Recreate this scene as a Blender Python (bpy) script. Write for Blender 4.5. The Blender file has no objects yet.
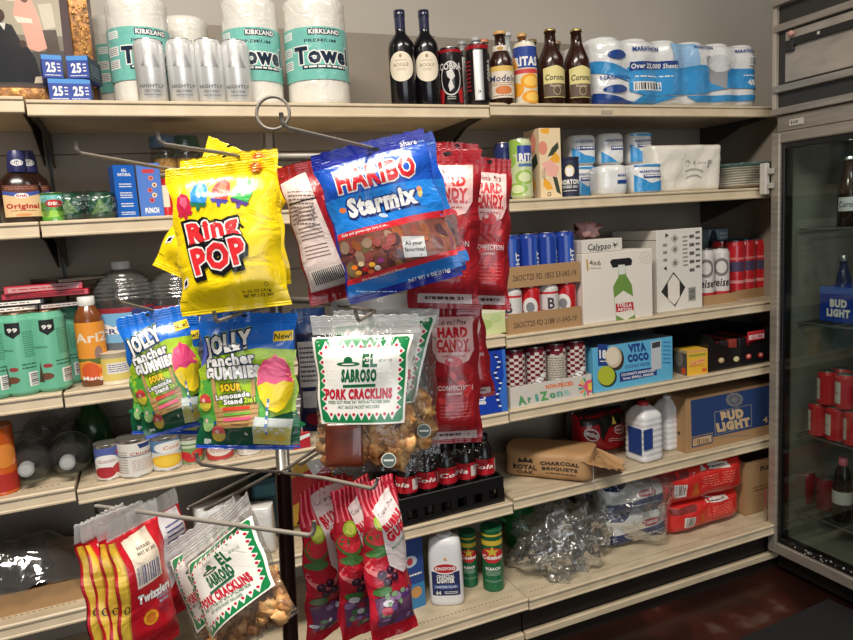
import bpy, bmesh, math, random
from mathutils import Vector, Matrix, noise
from mathutils.geometry import tessellate_polygon
S = bpy.context.scene
COL = S.collection
PI = math.pi
R = math.radians

# ------------------------------------------------------------------ camera, world, lights, exposure
FPX, YAW, PITCH, ROLL = 681.9, 0.3924, 0.1378, -0.0608
CAM = Vector((0.2027, -1.8283, 1.40))
def cam_axes():
    cy, sy, cp, sp = math.cos(YAW), math.sin(YAW), math.cos(PITCH), math.sin(PITCH)
    f = Vector((sy*cp, cy*cp, -sp)); rt = Vector((cy, -sy, 0)); up = rt.cross(f)
    c, s = math.cos(ROLL), math.sin(ROLL)
    return c*rt + s*up, -s*rt + c*up, f
CR, CU, CF = cam_axes()
cd = bpy.data.cameras.new('camera'); co = bpy.data.objects.new('camera', cd); COL.objects.link(co)
cd.sensor_width = 36; cd.lens = FPX*36/853; cd.clip_start = 0.02
co.matrix_world = Matrix(((CR.x, CU.x, -CF.x, CAM.x), (CR.y, CU.y, -CF.y, CAM.y), (CR.z, CU.z, -CF.z, CAM.z), (0, 0, 0, 1)))
S.camera = co
w = bpy.data.worlds.new('world'); S.world = w; w.use_nodes = True
w.node_tree.nodes['Background'].inputs[0].default_value = (0.78, 0.86, 1.0, 1)
w.node_tree.nodes['Background'].inputs[1].default_value = 0.17
def area(name, loc, rot, sx, sy, e, col):
    l = bpy.data.lights.new(name, 'AREA'); l.shape = 'RECTANGLE'; l.size = sx; l.size_y = sy; l.energy = e; l.color = col
    o = bpy.data.objects.new(name, l); COL.objects.link(o); o.location = loc; o.rotation_euler = rot; return o
WARM = (1.0, 0.92, 0.82)
area('ceiling_tube_light', (-0.1, -1.45, 3.12), (0, 0, 0), 1.4, 0.4, 94, WARM)
area('ceiling_tube_light', (2.0, -1.4, 3.12), (0, 0, 0), 1.2, 0.3, 14, WARM)
area('ceiling_tube_light', (0.3, -3.9, 3.12), (0, 0, 0), 1.4, 0.4, 22, WARM)
area('frontal_fill_light', (0.2, -4.9, 1.5), (R(90), 0, 0), 3.2, 1.7, 46, (0.86, 0.93, 1.0))  # unseen cool fill behind the camera, added to lift shelf backs and fronts
S.view_settings.view_transform = 'Standard'; S.view_settings.look = 'None'
S.view_settings.gamma = 1; S.view_settings.exposure = 0.12
try: S.view_settings.use_curve_mapping = False
except Exception: pass

# pixel helpers: a point seen in the photograph at a known real depth
def ray(px, py): return CF + CR*((px-426.5)/FPX) - CU*((py-320)/FPX)
def at_y(px, py, Y):
    d = ray(px, py); return CAM + d*((Y-CAM.y)/d.y)
def at_x(px, py, Xv):
    d = ray(px, py); return CAM + d*((Xv-CAM.x)/d.x)
def at_z(px, py, Zv):
    d = ray(px, py); return CAM + d*((Zv-CAM.z)/d.z)
def at_d(px, py, D): return CAM + ray(px, py)*D

# ------------------------------------------------------------------ materials
def lin(c):
    c = c/255.0
    return c/12.92 if c <= 0.04045 else ((c+0.055)/1.055)**2.4
_M = {}
KN = dict(paper=(.55, 0, 0, 0, 0), matte=(.85, 0, 0, 0, 0), gloss=(.22, 0, .3, 0, 0), film=(.3, 0, .35, 30, .35), foil=(.28, 0, .5, 45, .5),
          metal=(.3, 1, 0, 0, 0), alu=(.38, 1, 0, 220, .05), steel=(.42, 0, 0, 60, .02), plastic=(.35, 0, .1, 0, 0), card=(.8, 0, 0, 260, .05),
          wrap=(.18, 0, .6, 22, .4), rough=(.9, 0, 0, 120, .4), soft=(.6, 0, .05, 60, .25), tin=(.32, .85, 0, 0, 0))
def m(c, kind='paper'):
    """material from an sRGB colour; kinds differ in gloss, metal and fine relief"""
    key = (tuple(c), kind)
    if key in _M: return _M[key]
    ro, me, coat, bs, bd = KN[kind]
    M = bpy.data.materials.new('%s_%02x%02x%02x' % ((kind,)+tuple(int(v) for v in c))); M.use_nodes = True
    nt = M.node_tree; b = nt.nodes['Principled BSDF']
    b.inputs['Base Color'].default_value = (lin(c[0]), lin(c[1]), lin(c[2]), 1)
    b.inputs['Roughness'].default_value = ro; b.inputs['Metallic'].default_value = me
    b.inputs['Coat Weight'].default_value = coat; b.inputs['Coat Roughness'].default_value = .12
    if bs:
        tc = nt.nodes.new('ShaderNodeTexCoord'); n = nt.nodes.new('ShaderNodeTexNoise'); bu = nt.nodes.new('ShaderNodeBump')
        n.inputs['Scale'].default_value = bs; n.inputs['Detail'].default_value = 3; n.inputs['Distortion'].default_value = 1.2 if kind in ('film', 'foil', 'wrap') else 0
        bu.inputs['Strength'].default_value = bd; bu.inputs['Distance'].default_value = .01 if kind in ('film', 'foil', 'wrap') else .002
        nt.links.new(tc.outputs['Object'], n.inputs['Vector']); nt.links.new(n.outputs['Fac'], bu.inputs['Height'])
        nt.links.new(bu.outputs['Normal'], b.inputs['Normal'])
    _M[key] = M; return M
def clear(tint=(240, 242, 240), rough=.08, amount=.22, bs=25, bd=.6, name='clear_film', haze=0):
    key = (name, tint, rough, amount, bs, bd, haze)
    if key in _M: return _M[key]
    M = bpy.data.materials.new(name); M.use_nodes = True; nt = M.node_tree; nt.nodes.clear()
    out = nt.nodes.new('ShaderNodeOutputMaterial'); mix = nt.nodes.new('ShaderNodeMixShader')
    tr = nt.nodes.new('ShaderNodeBsdfTransparent'); gl = nt.nodes.new('ShaderNodeBsdfGlossy'); lw = nt.nodes.new('ShaderNodeLayerWeight')
    ma = nt.nodes.new('ShaderNodeMath'); ma.operation = 'MULTIPLY_ADD'; ma.inputs[1].default_value = .6; ma.inputs[2].default_value = amount*.10; ma.use_clamp = True
    tr.inputs[0].default_value = (lin(tint[0]), lin(tint[1]), lin(tint[2]), 1)
    gl.inputs['Roughness'].default_value = rough; gl.inputs['Color'].default_value = (.95, .95, .95, 1)
    lw.inputs['Blend'].default_value = amount
    if bs:
        tc = nt.nodes.new('ShaderNodeTexCoord'); n = nt.nodes.new('ShaderNodeTexNoise'); bu = nt.nodes.new('ShaderNodeBump')
        n.inputs['Scale'].default_value = bs; n.inputs['Detail'].default_value = 2; n.inputs['Distortion'].default_value = 1.5
        bu.inputs['Strength'].default_value = bd; bu.inputs['Distance'].default_value = .012
        nt.links.new(tc.outputs['Object'], n.inputs['Vector']); nt.links.new(n.outputs['Fac'], bu.inputs['Height'])
        nt.links.new(bu.outputs['Normal'], gl.inputs['Normal']); nt.links.new(bu.outputs['Normal'], lw.inputs['Normal'])
    nt.links.new(lw.outputs['Fresnel'], ma.inputs[0]); nt.links.new(ma.outputs[0], mix.inputs[0])
    nt.links.new(tr.outputs[0], mix.inputs[1]); nt.links.new(gl.outputs[0], mix.inputs[2])
    if haze:
        df = nt.nodes.new('ShaderNodeBsdfDiffuse'); df.inputs[0].default_value = (.75, .75, .74, 1); m2 = nt.nodes.new('ShaderNodeMixShader'); m2.inputs[0].default_value = haze
        nt.links.new(mix.outputs[0], m2.inputs[1]); nt.links.new(df.outputs[0], m2.inputs[2]); nt.links.new(m2.outputs[0], out.inputs[0])
    else: nt.links.new(mix.outputs[0], out.inputs[0])
    _M[key] = M; return M
def noisy(name, stops, scale, rough=.6, metal=0, stretch=(1, 1, 1), bump=0, det=4, coat=0):
    """colour ramp over stretched noise: panels, card, floor, brushed metal, food"""
    M = bpy.data.materials.new(name); M.use_nodes = True; nt = M.node_tree; b = nt.nodes['Principled BSDF']
    tc = nt.nodes.new('ShaderNodeTexCoord'); mp = nt.nodes.new('ShaderNodeMapping'); n = nt.nodes.new('ShaderNodeTexNoise'); cr = nt.nodes.new('ShaderNodeValToRGB')
    mp.inputs['Scale'].default_value = stretch; n.inputs['Scale'].default_value = scale; n.inputs['Detail'].default_value = det
    e = cr.color_ramp.elements
    while len(e) < len(stops): e.new(.5)
    for k, (p, c) in enumerate(stops):
        e[k].position = p; e[k].color = (lin(c[0]), lin(c[1]), lin(c[2]), 1)
    L = nt.links.new
    L(tc.outputs['Object'], mp.inputs[0]); L(mp.outputs[0], n.inputs['Vector']); L(n.outputs['Fac'], cr.inputs[0]); L(cr.outputs[0], b.inputs['Base Color'])
    b.inputs['Roughness'].default_value = rough; b.inputs['Metallic'].default_value = metal; b.inputs['Coat Weight'].default_value = coat
    if bump:
        bu = nt.nodes.new('ShaderNodeBump'); bu.inputs['Strength'].default_value = bump; bu.inputs['Distance'].default_value = .004
        L(n.outputs['Fac'], bu.inputs['Height']); L(bu.outputs['Normal'], b.inputs['Normal'])
    return M

WHITE = (235, 233, 228); BLACK = (14, 14, 16)

# ------------------------------------------------------------------ flat artwork (printing on a surface)
_T = {}
def _raw(s, bold):
    c = bpy.data.curves.new('lettering', 'FONT'); c.body = s; c.size = 1; c.offset = bold; c.resolution_u = 2; c.fill_mode = 'FRONT'
    o = bpy.data.objects.new('lettering', c); me = o.to_mesh()
    V = [(v.co.x, v.co.y) for v in me.vertices]; F = [tuple(p.vertices) for p in me.polygons]
    o.to_mesh_clear(); bpy.data.objects.remove(o); bpy.data.curves.remove(c)
    return V, F
_C = {}; _ADV = {}
def _w(s): V, _ = _raw(s, 0); return max(v[0] for v in V)-min(v[0] for v in V)
def adv(ch):
    if ch not in _ADV: _ADV[ch] = _w('|'+ch+'|')-_w('||')
    return _ADV[ch]
def text2d(s, bold, sp=None):
    """lettering one character at a time, so fattened letters never cancel out"""
    k = (s, bold, sp)
    if k in _T: return _T[k]
    V = []; F = []; x = 0
    for ch in s:
        if ch != ' ':
            if (ch, bold) not in _C: _C[(ch, bold)] = _raw(ch, bold)
            v, f = _C[(ch, bold)]; o = len(V); V += [(p[0]+x, p[1]) for p in v]; F += [tuple(i+o for i in t) for t in f]
        x += adv(ch)+(bold if sp is None else sp)*1.2
    x0 = min(v[0] for v in V); x1 = max(v[0] for v in V)
    V = [((v[0]-(x0+x1)/2), v[1]-.36) for v in V]
    _T[k] = (V, F, max(x1-x0, .01)); return _T[k]
class Art:
    """printing in design units; size (W,H) with y up, or corners (TL,TR,BL) with y down as read off the photo"""
    def __init__(s, W=1.0, H=1.0, corners=None):
        s.it = []
        if corners:
            (ax, ay), (bx, by), (cx, cy) = corners
            ux, uy, vx, vy = bx-ax, by-ay, cx-ax, cy-ay; D = ux*vy-uy*vx
            def tf(x, y):
                dx, dy = x-ax, y-ay
                return ((dx*vy-dy*vx)/D, 1-(ux*dy-uy*dx)/D)
            s.tf = tf; s.fl = -1
        else:
            s.tf = lambda x, y: (x/W, y/H); s.fl = 1
    def poly(s, pts, mt):
        tr = tessellate_polygon([[Vector((p[0], p[1], 0)) for p in pts]])
        s.it.append(([s.tf(*p) for p in pts], [tuple(t) for t in tr], mt)); return s
    def rect(s, x0, y0, x1, y1, mt): return s.poly([(x0, y0), (x1, y0), (x1, y1), (x0, y1)], mt)
    def ell(s, cx, cy, rx, ry, mt, n=20, rot=0):
        c, q = math.cos(R(rot)), math.sin(R(rot))
        return s.poly([(cx+rx*math.cos(a)*c-ry*math.sin(a)*q, cy+rx*math.cos(a)*q+ry*math.sin(a)*c) for a in [2*PI*k/n for k in range(n)]], mt)
    def ring(s, cx, cy, rx, ry, t, mt, n=20):
        for k in range(n):
            a, b = 2*PI*k/n, 2*PI*(k+1)/n
            s.poly([(cx+rx*math.cos(a), cy+ry*math.sin(a)), (cx+rx*math.cos(b), cy+ry*math.sin(b)), (cx+(rx-t)*math.cos(b), cy+(ry-t)*math.sin(b)), (cx+(rx-t)*math.cos(a), cy+(ry-t)*math.sin(a))], mt)
            if k: # ring segments share a layer
                v, f, q = s.it.pop(); V, F, Q = s.it[-1]; o = len(V); s.it[-1] = (V+v, F+[tuple(i+o for i in t_) for t_ in f], Q)
        return s
    def text(s, t, cx, cy, h, mt, w=None, rot=0, bold=.02, out=None, ow=.05, shadow=None, skew=0):
        """h = cap height; w = total width; out = outline material"""
        def go(b, mm, dx=0, dy=0):
            V, F, tw = text2d(t, b, bold); _, _, tw0 = text2d(t, bold, bold)
            sy = h/.72; sx = (w/tw0) if w else sy
            c, q = math.cos(R(rot)), math.sin(R(rot)); P = []
            for x, y in V:
                X, Y = (x+y*skew)*sx, y*sy*s.fl
                P.append(s.tf(cx+dx+X*c+Y*q*(-s.fl), cy+dy+(X*q*s.fl)+Y*c))
            s.it.append((P, F, mm))
        if shadow: go(bold+ow, shadow, h*.07, -h*.08*s.fl)
        if out: go(bold+ow, out)
        go(bold, mt); return s
    def lines(s, x0, y0, x1, y1, n, mt, fill=.4, seed=1):
        """small print as rows of word-sized dashes"""
        rn = random.Random(seed); V = []; F = []
        for k in range(n):
            ya = y0+(y1-y0)*(k+.3)/n; yb = ya+(y1-y0)*fill/n; x = x0
            while x < x1:
                ww = (x1-x0)*rn.uniform(.06, .2); xe = min(x+ww, x1); o = len(V)
                V += [s.tf(x, ya), s.tf(xe, ya), s.tf(xe, yb), s.tf(x, yb)]; F.append((o, o+1, o+2, o+3)); x = xe+(x1-x0)*.03
        s.it.append((V, F, mt)); return s
    def bars(s, x0, y0, x1, y1, mt, n=16, seed=2, rows=False):
        rn = random.Random(seed); V = []; F = []; t = 0
        ws = [rn.choice((1, 1, 2, 3)) for _ in range(2*n)]; tot = sum(ws)
        for k, ww in enumerate(ws):
            if k % 2 == 0:
                a, b = t/tot, (t+ww)/tot; o = len(V)
                if rows: q = [(x0, y0+(y1-y0)*a), (x1, y0+(y1-y0)*a), (x1, y0+(y1-y0)*b), (x0, y0+(y1-y0)*b)]
                else: q = [(x0+(x1-x0)*a, y0), (x0+(x1-x0)*b, y0), (x0+(x1-x0)*b, y1), (x0+(x1-x0)*a, y1)]
                V += [s.tf(*p) for p in q]; F.append((o, o+1, o+2, o+3))
            t += ww
        s.it.append((V, F, mt)); return s

# ------------------------------------------------------------------ mesh builder
def split(tri, L, out, lim=9):
    a, b, c = tri
    d = ((a-b).length, (b-c).length, (c-a).length); k = max(range(3), key=lambda i: d[i])
    if d[k] <= L or lim == 0: out.append(tri); return
    if k == 0: mm = (a+b)/2; split((a, mm, c), L, out, lim-1); split((mm, b, c), L, out, lim-1)
    elif k == 1: mm = (b+c)/2; split((a, b, mm), L, out, lim-1); split((a, mm, c), L, out, lim-1)
    else: mm = (c+a)/2; split((a, b, mm), L, out, lim-1); split((mm, b, c), L, out, lim-1)
class MB:
    def __init__(s): s.v = []; s.f = []; s.mi = []; s.sm = []; s.mats = []
    def _m(s, mt):
        if mt not in s.mats: s.mats.append(mt)
        return s.mats.index(mt)
    def add(s, V, F, mt, smooth=True, M=None):
        o = len(s.v); s.v += [(M @ Vector(v)) if M else Vector(v) for v in V]; k = s._m(mt)
        for f in F: s.f.append(tuple(i+o for i in f)); s.mi.append(k); s.sm.append(smooth)
        return s
    def box(s, x0, x1, y0, y1, z0, z1, mt, bev=0, M=None, seg=1):
        if bev:
            b = bmesh.new(); bmesh.ops.create_cube(b, size=1)
            for v in b.verts: v.co = Vector((x0+(x1-x0)*(v.co.x+.5), y0+(y1-y0)*(v.co.y+.5), z0+(z1-z0)*(v.co.z+.5)))
            bmesh.ops.bevel(b, geom=b.edges[:], offset=bev, segments=seg, affect='EDGES', profile=.5)
            b.verts.index_update(); s.add([v.co.copy() for v in b.verts], [tuple(v.index for v in f.verts) for f in b.faces], mt, seg > 1, M); b.free(); return s
        V = [(x, y, z) for z in (z0, z1) for x, y in ((x0, y0), (x1, y0), (x1, y1), (x0, y1))]
        return s.add(V, [(3, 2, 1, 0), (4, 5, 6, 7), (0, 1, 5, 4), (1, 2, 6, 5), (2, 3, 7, 6), (3, 0, 4, 7)], mt, False, M)
    def lathe(s, prof, mt, n=24, M=None, cap=True, sx=1, sy=1, fn=None):
        V = []; F = []
        for r, z in prof:
            for k in range(n):
                a = 2*PI*k/n; p = (r*math.sin(a)*sx, -r*math.cos(a)*sy, z); V.append(fn(p, a) if fn else p)
        for i in range(len(prof)-1):
            for k in range(n):
                j = (k+1) % n; F.append((i*n+k, i*n+j, (i+1)*n+j, (i+1)*n+k))
        s.add(V, F, mt, True, M)
        if cap: s.add(V[:n], [tuple(range(n))[::-1]], mt, False, M); s.add(V[-n:], [tuple(range(n))], mt, False, M)
        return s
    def tube(s, pts, r, mt, n=8, closed=False):
        P = [Vector(p) for p in pts]; V = []; F = []; N = len(P)
        up = Vector((0, 0, 1)) if abs((P[1]-P[0]).normalized().z) < .9 else Vector((1, 0, 0))
        for i in range(N):
            if closed: t = (P[(i+1) % N]-P[i-1]).normalized()
            else: t = (P[min(i+1, N-1)]-P[max(i-1, 0)]).normalized()
            a = t.cross(up).normalized(); b = a.cross(t)
            up = b
            rr = r[i] if isinstance(r, (list, tuple)) else r
            for k in range(n): V.append(P[i]+a*rr*math.cos(2*PI*k/n)+b*rr*math.sin(2*PI*k/n))
        for i in range(N if closed else N-1):
            for k in range(n): q = (i+1) % N; F.append((i*n+k, i*n+(k+1) % n, q*n+(k+1) % n, q*n+k))
        if not closed: F += [tuple(range(n)), tuple(range((N-1)*n, N*n))[::-1]]
        return s.add(V, F, mt)
    def grid(s, fn, us, vs, mt, matfn=None, closed_u=False):
        nu = len(us); V = [fn(u, v) for v in vs for u in us]; by = {}
        for j in range(len(vs)-1):
            for i in range(nu if closed_u else nu-1):
                q = (i+1) % nu; f = (j*nu+i, j*nu+q, (j+1)*nu+q, (j+1)*nu+i)
                mm = matfn((us[i]+us[q])/2, (vs[j]+vs[j+1])/2) if matfn else mt
                if mm is None: continue
                by.setdefault(mm, []).append(f)
        o = len(s.v); s.v += [Vector(v) for v in V]
        for mm, fs in by.items():
            k = s._m(mm)
            for f in fs: s.f.append(tuple(i+o for i in f)); s.mi.append(k); s.sm.append(True)
        return s
    def art(s, art, w, h, fn, L=None, base=.0003, gap=.00005):
        """lay printing on a surface: fn(x, y, lift) -> point"""
        lay = []
        for P, F, mt in art.it: # a print only climbs a layer where it covers another
            q = (min(p[0] for p in P), min(p[1] for p in P), max(p[0] for p in P), max(p[1] for p in P)); n_ = 0
            for c, l_ in lay:
                if l_ >= n_ and q[0] < c[2] and q[2] > c[0] and q[1] < c[3] and q[3] > c[1]: n_ = l_+1
            lay.append((q, n_))
        for k, (P, F, mt) in enumerate(art.it):
            lift = base+gap*lay[k][1]; V = []; G = []; idx = {}
            def vid(p):
                q = (round(p.x, 5), round(p.y, 5))
                if q not in idx: idx[q] = len(V); V.append(fn(p.x, p.y, lift))
                return idx[q]
            for f in F:
                pts = [Vector((P[i][0]*w, P[i][1]*h)) for i in f]
                if L:
                    for j in range(1, len(pts)-1):
                        o = []; split((pts[0], pts[j], pts[j+1]), L, o)
                        for t in o:
                            q = tuple(vid(p) for p in t)
                            if len(set(q)) == 3: G.append(q)
                else:
                    q = tuple(vid(p) for p in pts)
                    if len(set(q)) == len(q): G.append(q)
            s.add(V, G, mt, bool(L))
        return s
    def blob(s, c, r, mt, seed=0, n=10, amp=.25, fr=2.0, sc=(1, 1, 1)):
        V = []; F = []; q = Vector((seed*7.3, seed*3.1, seed*1.7))
        for j in range(n//2+1):
            th = PI*j/(n//2)
            for i in range(n):
                ph = 2*PI*i/n; d = Vector((math.sin(th)*math.cos(ph), math.sin(th)*math.sin(ph), math.cos(th)))
                rr = r*(1+amp*noise.noise(d*fr+q)*2)
                V.append((c[0]+d.x*rr*sc[0], c[1]+d.y*rr*sc[1], c[2]+d.z*rr*sc[2]))
        for j in range(n//2):
            for i in range(n): F.append((j*n+i, j*n+(i+1) % n, (j+1)*n+(i+1) % n, (j+1)*n+i))
        return s.add(V, F, mt)
    def build(s, name, parent=None, label=None, loc=None, rz=0, M=None):
        me = bpy.data.meshes.new(name); me.from_pydata([tuple(v) for v in s.v], [], s.f)
        for mt in s.mats: me.materials.append(mt)
        me.polygons.foreach_set('material_index', s.mi); me.polygons.foreach_set('use_smooth', s.sm); me.update()
        o = bpy.data.objects.new(name, me); COL.objects.link(o)
        if parent: o.parent = parent
        if M is not None: o.matrix_world = M
        elif loc is not None: o.location = loc; o.rotation_euler = (0, 0, rz)
        if label: o['label'] = label
        return o
def tag(o, label, cat, group=None, kind=None):
    o['label'] = label; o['category'] = cat
    if group: o['group'] = group
    if kind: o['kind'] = kind
    return o
def thing(name, label, cat, loc=(0, 0, 0), rz=0, group=None, M=None):
    o = bpy.data.objects.new(name, None); COL.objects.link(o); o.empty_display_size = .05
    if M is not None: o.matrix_world = M
    else: o.location = loc; o.rotation_euler = (0, 0, rz)
    return tag(o, label, cat, group)
def struct(o): o['kind'] = 'structure'; return o

# surfaces printing can be laid on
def s_front(w, d): return lambda x, y, l: (-w/2+x, -d/2-l, y)
def s_left(w, d): return lambda x, y, l: (-w/2-l, d/2-x, y)
def s_right(w, d): return lambda x, y, l: (w/2+l, -d/2+x, y)
def s_top(w, d, h): return lambda x, y, l: (-w/2+x, -d/2+y, h+l)
def s_cyl(r, z0=0, sy=1): return lambda x, y, l: ((r+l)*math.sin(x/r), -(r+l)*math.cos(x/r)*sy, z0+y)
def cyl_art(mb, art, r, z0, h, wdeg, mid=0, sy=1, L=None, gap=None):
    """art spans wdeg of the round body, centred at mid degrees from the front"""
    wd = R(wdeg)*r; off = R(mid)*r-wd/2
    return mb.art(art, wd, h, lambda x, y, l: s_cyl(r, z0, sy)(x+off, y, l), L or r*.11, gap=gap or max(.0001, r*.0016))
# ------------------------------------------------------------------ setting: floor, walls, ceiling
ENAMEL = noisy('cream_enamel', [(.3, (196, 178, 148)), (.7, (212, 195, 166))], 14, .42, 0, (1, 1, 1), .02)
DUSTY = noisy('worn_cream_enamel', [(.25, (170, 154, 128)), (.6, (200, 184, 156)), (.85, (212, 196, 168))], 9, .5, 0, (1, 2, 1), .03)
PANEL = noisy('greige_back_panel', [(.3, (138, 128, 116)), (.7, (150, 139, 125))], 3, .6)
DARKSTEEL = m((58, 54, 50), 'steel')
def slab(name, x0, x1, y0, y1, z0, z1, mt, kind=True):
    b = MB(); b.box(x0, x1, y0, y1, z0, z1, mt); o = b.build(name)
    return struct(o) if kind else o
FLOORM = noisy('red_brown_wet_floor', [(.3, (22, 13, 11)), (.5, (44, 22, 17)), (.6, (66, 32, 25)), (.68, (104, 84, 74))], 3.2, .28, 0, (1, 1, 1), .15, 8)
slab('floor', -3, 5, -5, .6, -.05, 0, FLOORM)
WALLM = noisy('painted_plaster', [(.3, (186, 178, 166)), (.7, (194, 186, 174))], 2.0, .8, 0, (1, 1, 1), .02)
slab('wall_back', -3, 5, .52, .62, 0, 3.2, WALLM)
slab('wall_right', 3.2, 3.3, -5, .52, 0, 3.2, m((84, 78, 72), 'matte'))
slab('wall_left', -3.1, -3, -5, .6, 0, 3.2, m((84, 78, 72), 'matte'))
slab('wall_front', -3, 5, -5.1, -5, 0, 3.2, m((70, 62, 55), 'matte'))
slab('ceiling', -3, 5, -5, .6, 3.2, 3.25, m((150, 146, 140), 'matte'))

# ------------------------------------------------------------------ shelving: three bays
BAYS = [(-1.22, 0.0, 'left'), (0.0, 1.22, 'middle'), (1.22, 2.44, 'right')]
ZS = {1: (1.752, 1.745, 1.752), 2: (1.463, 1.463, 1.462), 3: (1.055, 1.053, 1.046), 4: (.818, .807, .809), 5: (.505, .508, .518), 6: (.212, .215, .211)}
FRONT = {1: .036, 2: 0, 3: 0, 4: 0, 5: 0, 6: -.072}
WHICH = {1: 'top', 2: 'second', 3: 'third', 4: 'fourth', 5: 'fifth', 6: 'bottom'}
for bi, (x0, x1, side) in enumerate(BAYS):
    t = thing('shelving_frame', 'greige steel back panels and slotted uprights of the %s shelving bay' % side, 'shelving', ((x0+x1)/2, .44, 0), 0, 'shelving bay frames')
    b = MB(); hw = (x1-x0)/2
    for za, zb in ((.03, .4535), (.455, .8735), (.875, 1.2835), (1.285, 1.6635), (1.665, 2.045)):
        b.box(-hw+.004, hw-.004, -.012, 0, za, zb, PANEL, .002)
    b.build('back_panel', t)
    b = MB(); b.box(-.02, .02, -.0, .05, 0, 2.05, DARKSTEEL)
    V = []; F = []
    b.build('upright', t, loc=(-hw, 0, 0))
    if bi == 2:
        b = MB(); b.box(-.02, .02, 0, .05, 0, 2.05, DARKSTEEL); b.build('upright', t, loc=(hw, 0, 0))
        b = MB(); b.box(hw+.004, hw+.02, -.44, -.002, .0, 1.742, PANEL, .001); b.build('end_panel', t)
    for lv in range(1, 7):
        z = ZS[lv][bi]; y0 = FRONT[lv]
        t = thing('store_shelf', 'cream steel %s shelf of the %s bay with a price rail along its edge' % (WHICH[lv], side), 'shelf', ((x0+x1)/2, y0, z), 0, 'cream gondola shelves')
        b = MB(); dpt = .425-y0; g = .0025
        b.box(-hw+g, hw-g, .004, dpt, -.022, 0, DUSTY if lv >= 3 else ENAMEL, .0015)
        a = Art(1, 1)
        if lv >= 3:
            V = []; F = []; n = 88
            for k in range(n):
                xx = -hw+.03+k*(2*hw-.06)/n
                for yy in (.035,):
                    o = len(V); V += [(xx, yy, .0003), (xx+.006, yy, .0003), (xx+.006, yy+.0035, .0003), (xx, yy+.0035, .0003)]; F.append((o, o+1, o+2, o+3))
            b.add(V, F, m((92, 80, 64), 'matte'), False)
        b.build('shelf_board', t)
        b = MB(); lipm = ENAMEL
        # price rail: slightly sloped channel with rolled top and bottom edges
        prof = [(.006, .0), (0, .0), (-.003, -.003), (-.003, -.007), (.0012, -.009), (-.0008, -.030), (-.003, -.032), (-.003, -.036), (0, -.0385), (.006, -.0385)]
        V = [(xx, p[0], p[1]) for xx in (-hw+g, hw-g) for p in prof]; n = len(prof)
        b.add(V, [(k, k+1, n+k+1, n+k) for k in range(n-1)]+[tuple(range(n))[::-1], tuple(range(n, 2*n))], lipm, False)
        b.build('price_rail', t)
        if lv < 6:
            for sx in (-1, 1):
                b = MB(); xx = sx*(hw-.012)
                b.add([(xx+e, yy, zz) for e in (-.0015, .0015) for yy, zz in ((.06, -.022), (.06, -.034), (.18, -.045), (dpt-.02, -.12), (dpt, -.12), (dpt, -.022))],
                      [(0, 1, 2, 3, 4, 5), (11, 10, 9, 8, 7, 6)]+[(k, (k+1) % 6, 6+(k+1) % 6, 6+k) for k in range(6)], DARKSTEEL, False)
                b.build('bracket', t)
        else:
            b = MB(); b.box(-hw+g, hw-g, .05, .062, -z+.001, -.024, m((36, 30, 26), 'steel')); b.build('kick_plate', t)
            b = MB(); b.box(-hw+g, hw-g, .030, .05, -z+.052, -z+.078, ENAMEL, .003); b.build('base_trim', t)
# little clear label holders and end bracket on the rails
def zsec(lv, x): return ZS[lv][0 if x < 0 else (1 if x < 1.22 else 2)]
# ------------------------------------------------------------------ glass door cooler at the right
GX = 2.316
BR = noisy('brushed_steel', [(.3, (150, 142, 132)), (.7, (176, 168, 156))], 6, .38, .5, (1, 1, 14))
BRD = noisy('scratched_steel_panel', [(.3, (158, 150, 140)), (.7, (182, 172, 160))], 5, .45, .3, (1, 2, 5))
GASK = m((20, 20, 21), 'plastic')
LINER = m((124, 124, 114), 'plastic')
GLASS = clear((236, 240, 236), .03, .14, 0, 0, 'door_glass')
t = thing('display_cooler', 'tall steel glass door drinks cooler at the right end of the shelves', 'refrigerator', (GX, -.045, 0))
# local: x into the cooler, y negative towards the camera
cw, cdp = .82, .72
b = MB()
b.box(.045, cdp, -.03, 0, .12, 1.94, LINER); b.box(.045, cdp, -cw, -cw+.03, .12, 1.94, LINER)
b.box(cdp-.03, cdp, -cw+.03, -.03, .12, 1.94, m((120, 124, 120), 'plastic')); b.box(.045, cdp-.03, -cw+.03, -.03, .10, .14, LINER); b.box(.045, cdp-.03, -cw+.03, -.03, 1.66, 1.70, LINER)
b.build('cabinet', t)
b = MB(); b.box(.03, cdp, -cw, 0, .02, .10, m((30, 28, 27), 'steel')); b.build('base', t)
# header grille: recessed rails and a steel panel with a black strap
b = MB()
b.box(-.002, .035, -.012, .003, 1.705, 2.08, m((176, 166, 150), 'steel'), .001)
b.build('corner_strip', t, loc=(0, .018, 0))
b = MB()
b.box(.012, .03, -cw, -.012, 1.70, 2.10, m((52, 50, 47), 'steel'))
for z0, z1, ex in ((1.705, 1.728, .03), (1.782, 1.805, .022), (1.985, 2.008, .02), (2.07, 2.10, .03)):
    b.box(.012-ex, .012, -cw, -.004, z0, z1, BR, .002)
b.build('header_frame', t, loc=(0, .018, 0))
b = MB(); b.box(.002, .012, -cw+.01, -.045, 1.812, 1.978, BRD, .002); b.build('header_panel', t, loc=(0, .018, 0))
b = MB(); b.box(-.010, .002, -cw+.02, -.07, 1.925, 1.95, m((28, 27, 27), 'plastic'), .002)
b.box(-.012, .002, -.085, -.052, 1.908, 1.945, m((28, 27, 27), 'plastic'), .003)
b.blob((-.006, -.075, 1.966), .011, m((200, 150, 135), 'plastic'), 4, amp=.15)
b.add([(-.0115, -.175, 1.935), (-.0115, -.185, 1.935), (-.0115, -.185, 1.944), (-.0115, -.175, 1.944)], [(0, 1, 2, 3)], m((200, 196, 190)), False)
b.build('strap_latch', t, loc=(0, .018, 0))
b = MB(); b.box(.0, .04, -cw, -.0, 1.648, 1.702, BR, .002); b.build('top_rail', t)
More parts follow.
